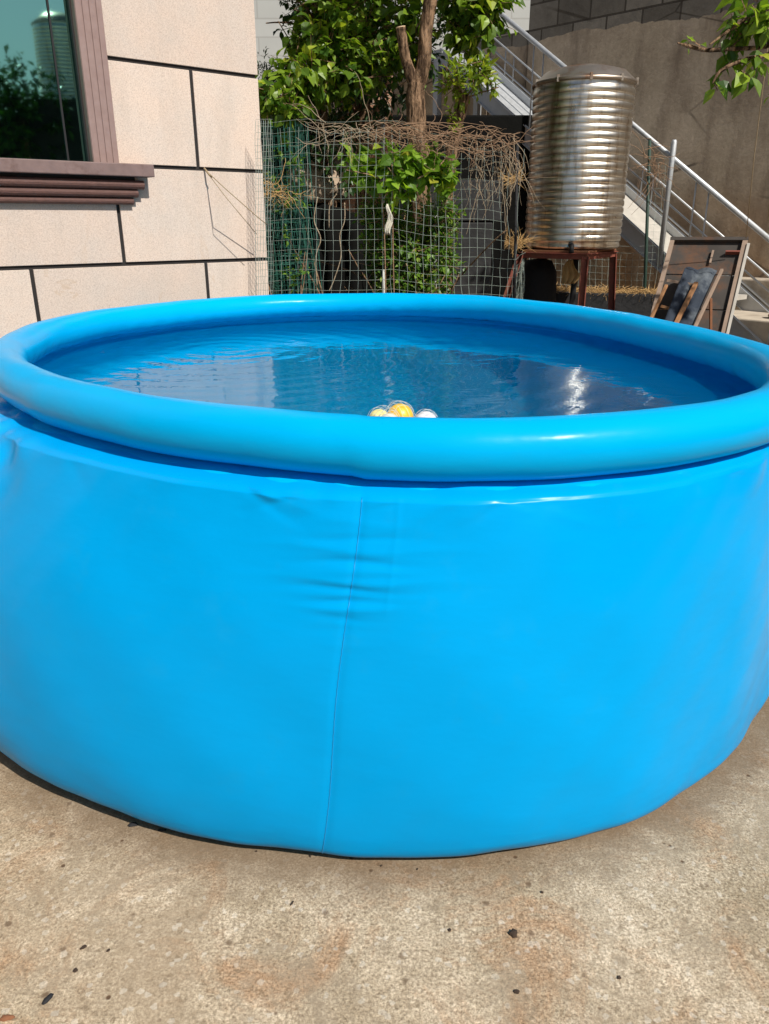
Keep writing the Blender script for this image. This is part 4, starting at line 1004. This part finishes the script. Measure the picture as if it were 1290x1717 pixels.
b = MB(); b.add(vs, [(j * (nxx + 1) + i, j * (nxx + 1) + i + 1, (j + 1) * (nxx + 1) + i + 1, (j + 1) * (nxx + 1) + i) for j in range(nzz) for i in range(nxx)])
o = b.build('canvas', M['bluecloth'], ch, smooth=True); m = o.modifiers.new('thick', 'SOLIDIFY'); m.thickness = .004
# concrete lumps at the foot of the stairs
def step(name, s0, s1, z1, o0, o1, label):
    b = MB(); sbox(b, s0, s1, 0.01, z1, o0, o1); o = b.build(name, M['stepc'], bevel=.015); return tag(o, label, 'step')
step('concrete_ledge', .35, 4, .93, SW + .06, WO - .01, 'pale concrete ledge along the foot of the brown retaining wall')
step('concrete_step', .40, 2.9, .62, .02, SW + .05, 'upper pale concrete step under the foot of the steel stairs')
step('concrete_step', 1.1, 3.2, .40, -.45, .017, 'lower pale concrete step in front of the foot of the steel stairs')
rock('rubble_stone', S(1.15, .66, .30), .13, .09, .07, M['sand'], 'small buff broken stone lying on the upper concrete step', 8)
# ---------------------------------------------------------------- cords and pipes
b = MB(); k0 = W(-.42, 1.79, .006)
b.tube([k0, at(380, 318, 5.1), at(430, 362, 5.25), at(447, 376, 5.3)], .0028, 5); b.tube([k0, at(380, 332, 5.1), at(431, 393, 5.25)], .0022, 5)
b.tube([k0 + Vector((-.005, 0, .01)), k0 + Vector((.03, -.03, -.03)), k0 + Vector((.045, -.03, -.045))], .006, 6)
tag(b.build('tie_cord', M['rope'], smooth=True), 'thin frayed cord tied from the house wall joint to the fence', 'cord')
b = MB(); b.tube([at(1300, -40, 6.0), at(1284, 110, 6.1), at(1265, 260, 6.3), at(1251, 400, 6.6)], .0035, 5); tag(b.build('slack_wire', M['rope'], smooth=True), 'long thin wire hanging down before the retaining wall to the old door', 'wire')
b = MB(); b.tube([at(1302, 150, 6.0), at(1296, 260, 6.1), at(1288, 370, 6.3)], .0028, 5); tag(b.build('slack_wire', M['rope'], smooth=True), 'short thin wire at the right edge before the retaining wall', 'wire')
b = MB(); p = at(642, 100, 9.0); b.tube([(p.x, 9.0, 0), (p.x, 9.0, 4.8)], .024, 10); tag(b.build('steel_pole', M['galv'], smooth=True), 'slim grey steel pole rising behind the sawn-off limb', 'pole')

# ---------------------------------------------------------------- litter on the concrete
def litter(px, py, L, w, ang, label, mat='dark', name='dead_leaf', cat='leaf', h=.006, seed=0):
    random.seed(seed); c = onz(px, py, 0); b = MB(); n = 14; top = []; 
    d = Vector((math.cos(ang), math.sin(ang), 0)); e = Vector((-d.y, d.x, 0))
    ring = []
    for k in range(n):
        a = 2 * math.pi * k / n; q = 1 + random.uniform(-.22, .22); ring.append(c + d * math.cos(a) * L * .5 * q + e * math.sin(a) * w * .5 * q)
    vs = [p + Vector((0, 0, .001)) for p in ring] + [c + (p - c) * .75 + Vector((0, 0, h * random.uniform(.7, 1.3))) for p in ring] + [c + Vector((0, 0, h))]
    b.add(vs, [(i, (i + 1) % n, n + (i + 1) % n, n + i) for i in range(n)] + [(n + i, n + (i + 1) % n, 2 * n) for i in range(n)])
    return tag(b.build(name, M[mat], smooth=True), label, cat, None)
M['mud'] = simple('dried_mud', (.045, .028, .018), .95, 0, 80, .5, .8, .004)
litter(861, 1567, .020, .019, 0, 'round black dried mud clod on the concrete right of centre', 'mud', 'mud_clod', 'mud clod', .009, 1)
litter(80, 1677, .026, .011, 1.0, 'dark curled dead leaf on the concrete near the bottom left corner', 'dark', 'dead_leaf', 'leaf', .006, 2)
litter(127, 1628, .011, .008, .4, 'tiny black crumb on the concrete above the dark curled leaf', 'mud', 'mud_crumb', 'crumb', .005, 3)
litter(141, 1589, .016, .008, .6, 'small dark twig-like scrap on the concrete below the pool at the left', 'mud', 'leaf_scrap', 'scrap', .004, 4)
litter(12, 1708, .03, .012, .1, 'brown dead leaf at the very bottom left corner of the yard', 'rust', 'dead_leaf', 'leaf', .006, 5)
litter(866, 1663, .013, .011, 0, 'small brown pebble on the concrete below the round black clod', 'mud', 'pebble', 'pebble', .003, 6)
litter(223, 1384, .030, .014, .2, 'dark wet leaf scrap touching the foot of the pool on the left', 'dark', 'leaf_scrap', 'scrap', .006, 7)
litter(272, 1393, .022, .008, .1, 'short dark leaf scrap by the pool foot right of the wet one', 'dark', 'leaf_scrap', 'scrap', .005, 8)
litter(560, 1432, .020, .007, .2, 'thin dark dirt scrap under the foot of the pool seam', 'mud', 'leaf_scrap', 'scrap', .004, 10)
litter(1038, 1640, .010, .009, 0, 'small brown crumb on the concrete near the bottom right', 'mud', 'mud_crumb', 'crumb', .003, 11)
litter(182, 1594, .009, .007, .7, 'small brown crumb right of the twig-like scrap', 'mud', 'mud_crumb', 'crumb', .003, 12)
litter(490, 1515, .016, .005, 1.1, 'thin slanting brown scrap on the concrete below the pool seam', 'mud', 'leaf_scrap', 'scrap', .003, 13)
litter(754, 1560, .009, .008, 0, 'little brown crumb left of the round black clod', 'mud', 'mud_crumb', 'crumb', .003, 14)
for i_, (lx, ly, lw) in enumerate(((590, 1440, .010), (640, 1452, .007), (520, 1436, .009), (430, 1428, .007), (700, 1458, .006))):
    litter(lx, ly, lw, lw * .6, i_, ['dark crumb under the pool foot just right of the seam', 'tiny crumb below the lowest point of the pool foot, left one', 'dark crumb under the pool foot just left of the seam', 'small dark crumb under the pool foot, farther left of the seam', 'tiny crumb below the lowest point of the pool foot, right one'][i_], 'mud', 'mud_crumb', 'crumb', .003, 20 + i_)
litter(909, 1497, .008, .007, 0, 'tiny dark crumb on the concrete below the right half of the pool', 'mud', 'mud_crumb', 'crumb', .004, 9)

# ---------------------------------------------------------------- neighbour's roof with tank and trees, seen mirrored in the window
def mirror_hit(px, py, dist):
    r = ray(px, py).normalized(); o = Vector((0, 0, CAMH)); pl = W(0, 0, -.07); t = (pl - o).dot(NW) / r.dot(NW); h = o + r * t
    rr = r - NW * 2 * r.dot(NW); return h + rr * (dist - t)
q = mirror_hit(118, 185, 18.5); roofz = q.z
nb = MB(); bm_ = Matrix.Rotation(R(-32), 3, 'Z'); cc = q + (q - W(-1.5, 0, 0)).normalized() * 2.0
nb.box((cc.x, cc.y, (roofz) / 2), (12, 7, roofz), Matrix.Rotation(math.atan2(cc.y - 4.5, cc.x + 1.8) + math.pi / 2, 3, 'Z')); o = nb.build('neighbour_building', M['slate'])
tag(o, 'dark flat-roofed neighbour building mirrored low in the window glass', 'building')
t2k = empty('water_tank', q, 'dark water tank on the neighbour roof, mirrored in the house window', 'water tank')
b = MB(); b.lathe(tank_profile(.50, 1.45, 20), 48, q); b.build('shell', M['tank'], t2k, smooth=True)
b = MB(); b.lathe([(.505, 1.42), (.52, 1.45), (.3, 1.62), (.001, 1.68)], 48, q); b.build('lid', M['tanktop'], t2k, smooth=True)
random.seed(141); qt = mirror_hit(40, 215, 17); qt0 = Vector((qt.x, qt.y, 0))
tn = empty('mirrored_tree', qt0, 'dark tree beside the neighbour roof, mirrored in the left of the window', 'tree')
b = MB(); b.tube([qt0, Vector((qt.x, qt.y, qt.z + .5))], [.12, .07], 8); b.build('trunk', M['bark'], tn)
b = MB(); crown(b, [(mirror_hit(40, 150, 17), (.7, .7, .5)), (mirror_hit(10, 180, 17), (.9, .8, .6)), (mirror_hit(70, 190, 17), (.6, .6, .4)), (mirror_hit(35, 122, 17), (.3, .3, .25)), (mirror_hit(62, 140, 17), (.25, .25, .3)), (mirror_hit(0, 215, 17), (1.5, 1, .6))], 3000, .14, .5, .2, None, 8, .16); b.build('crown', M['leafdark'], tn)
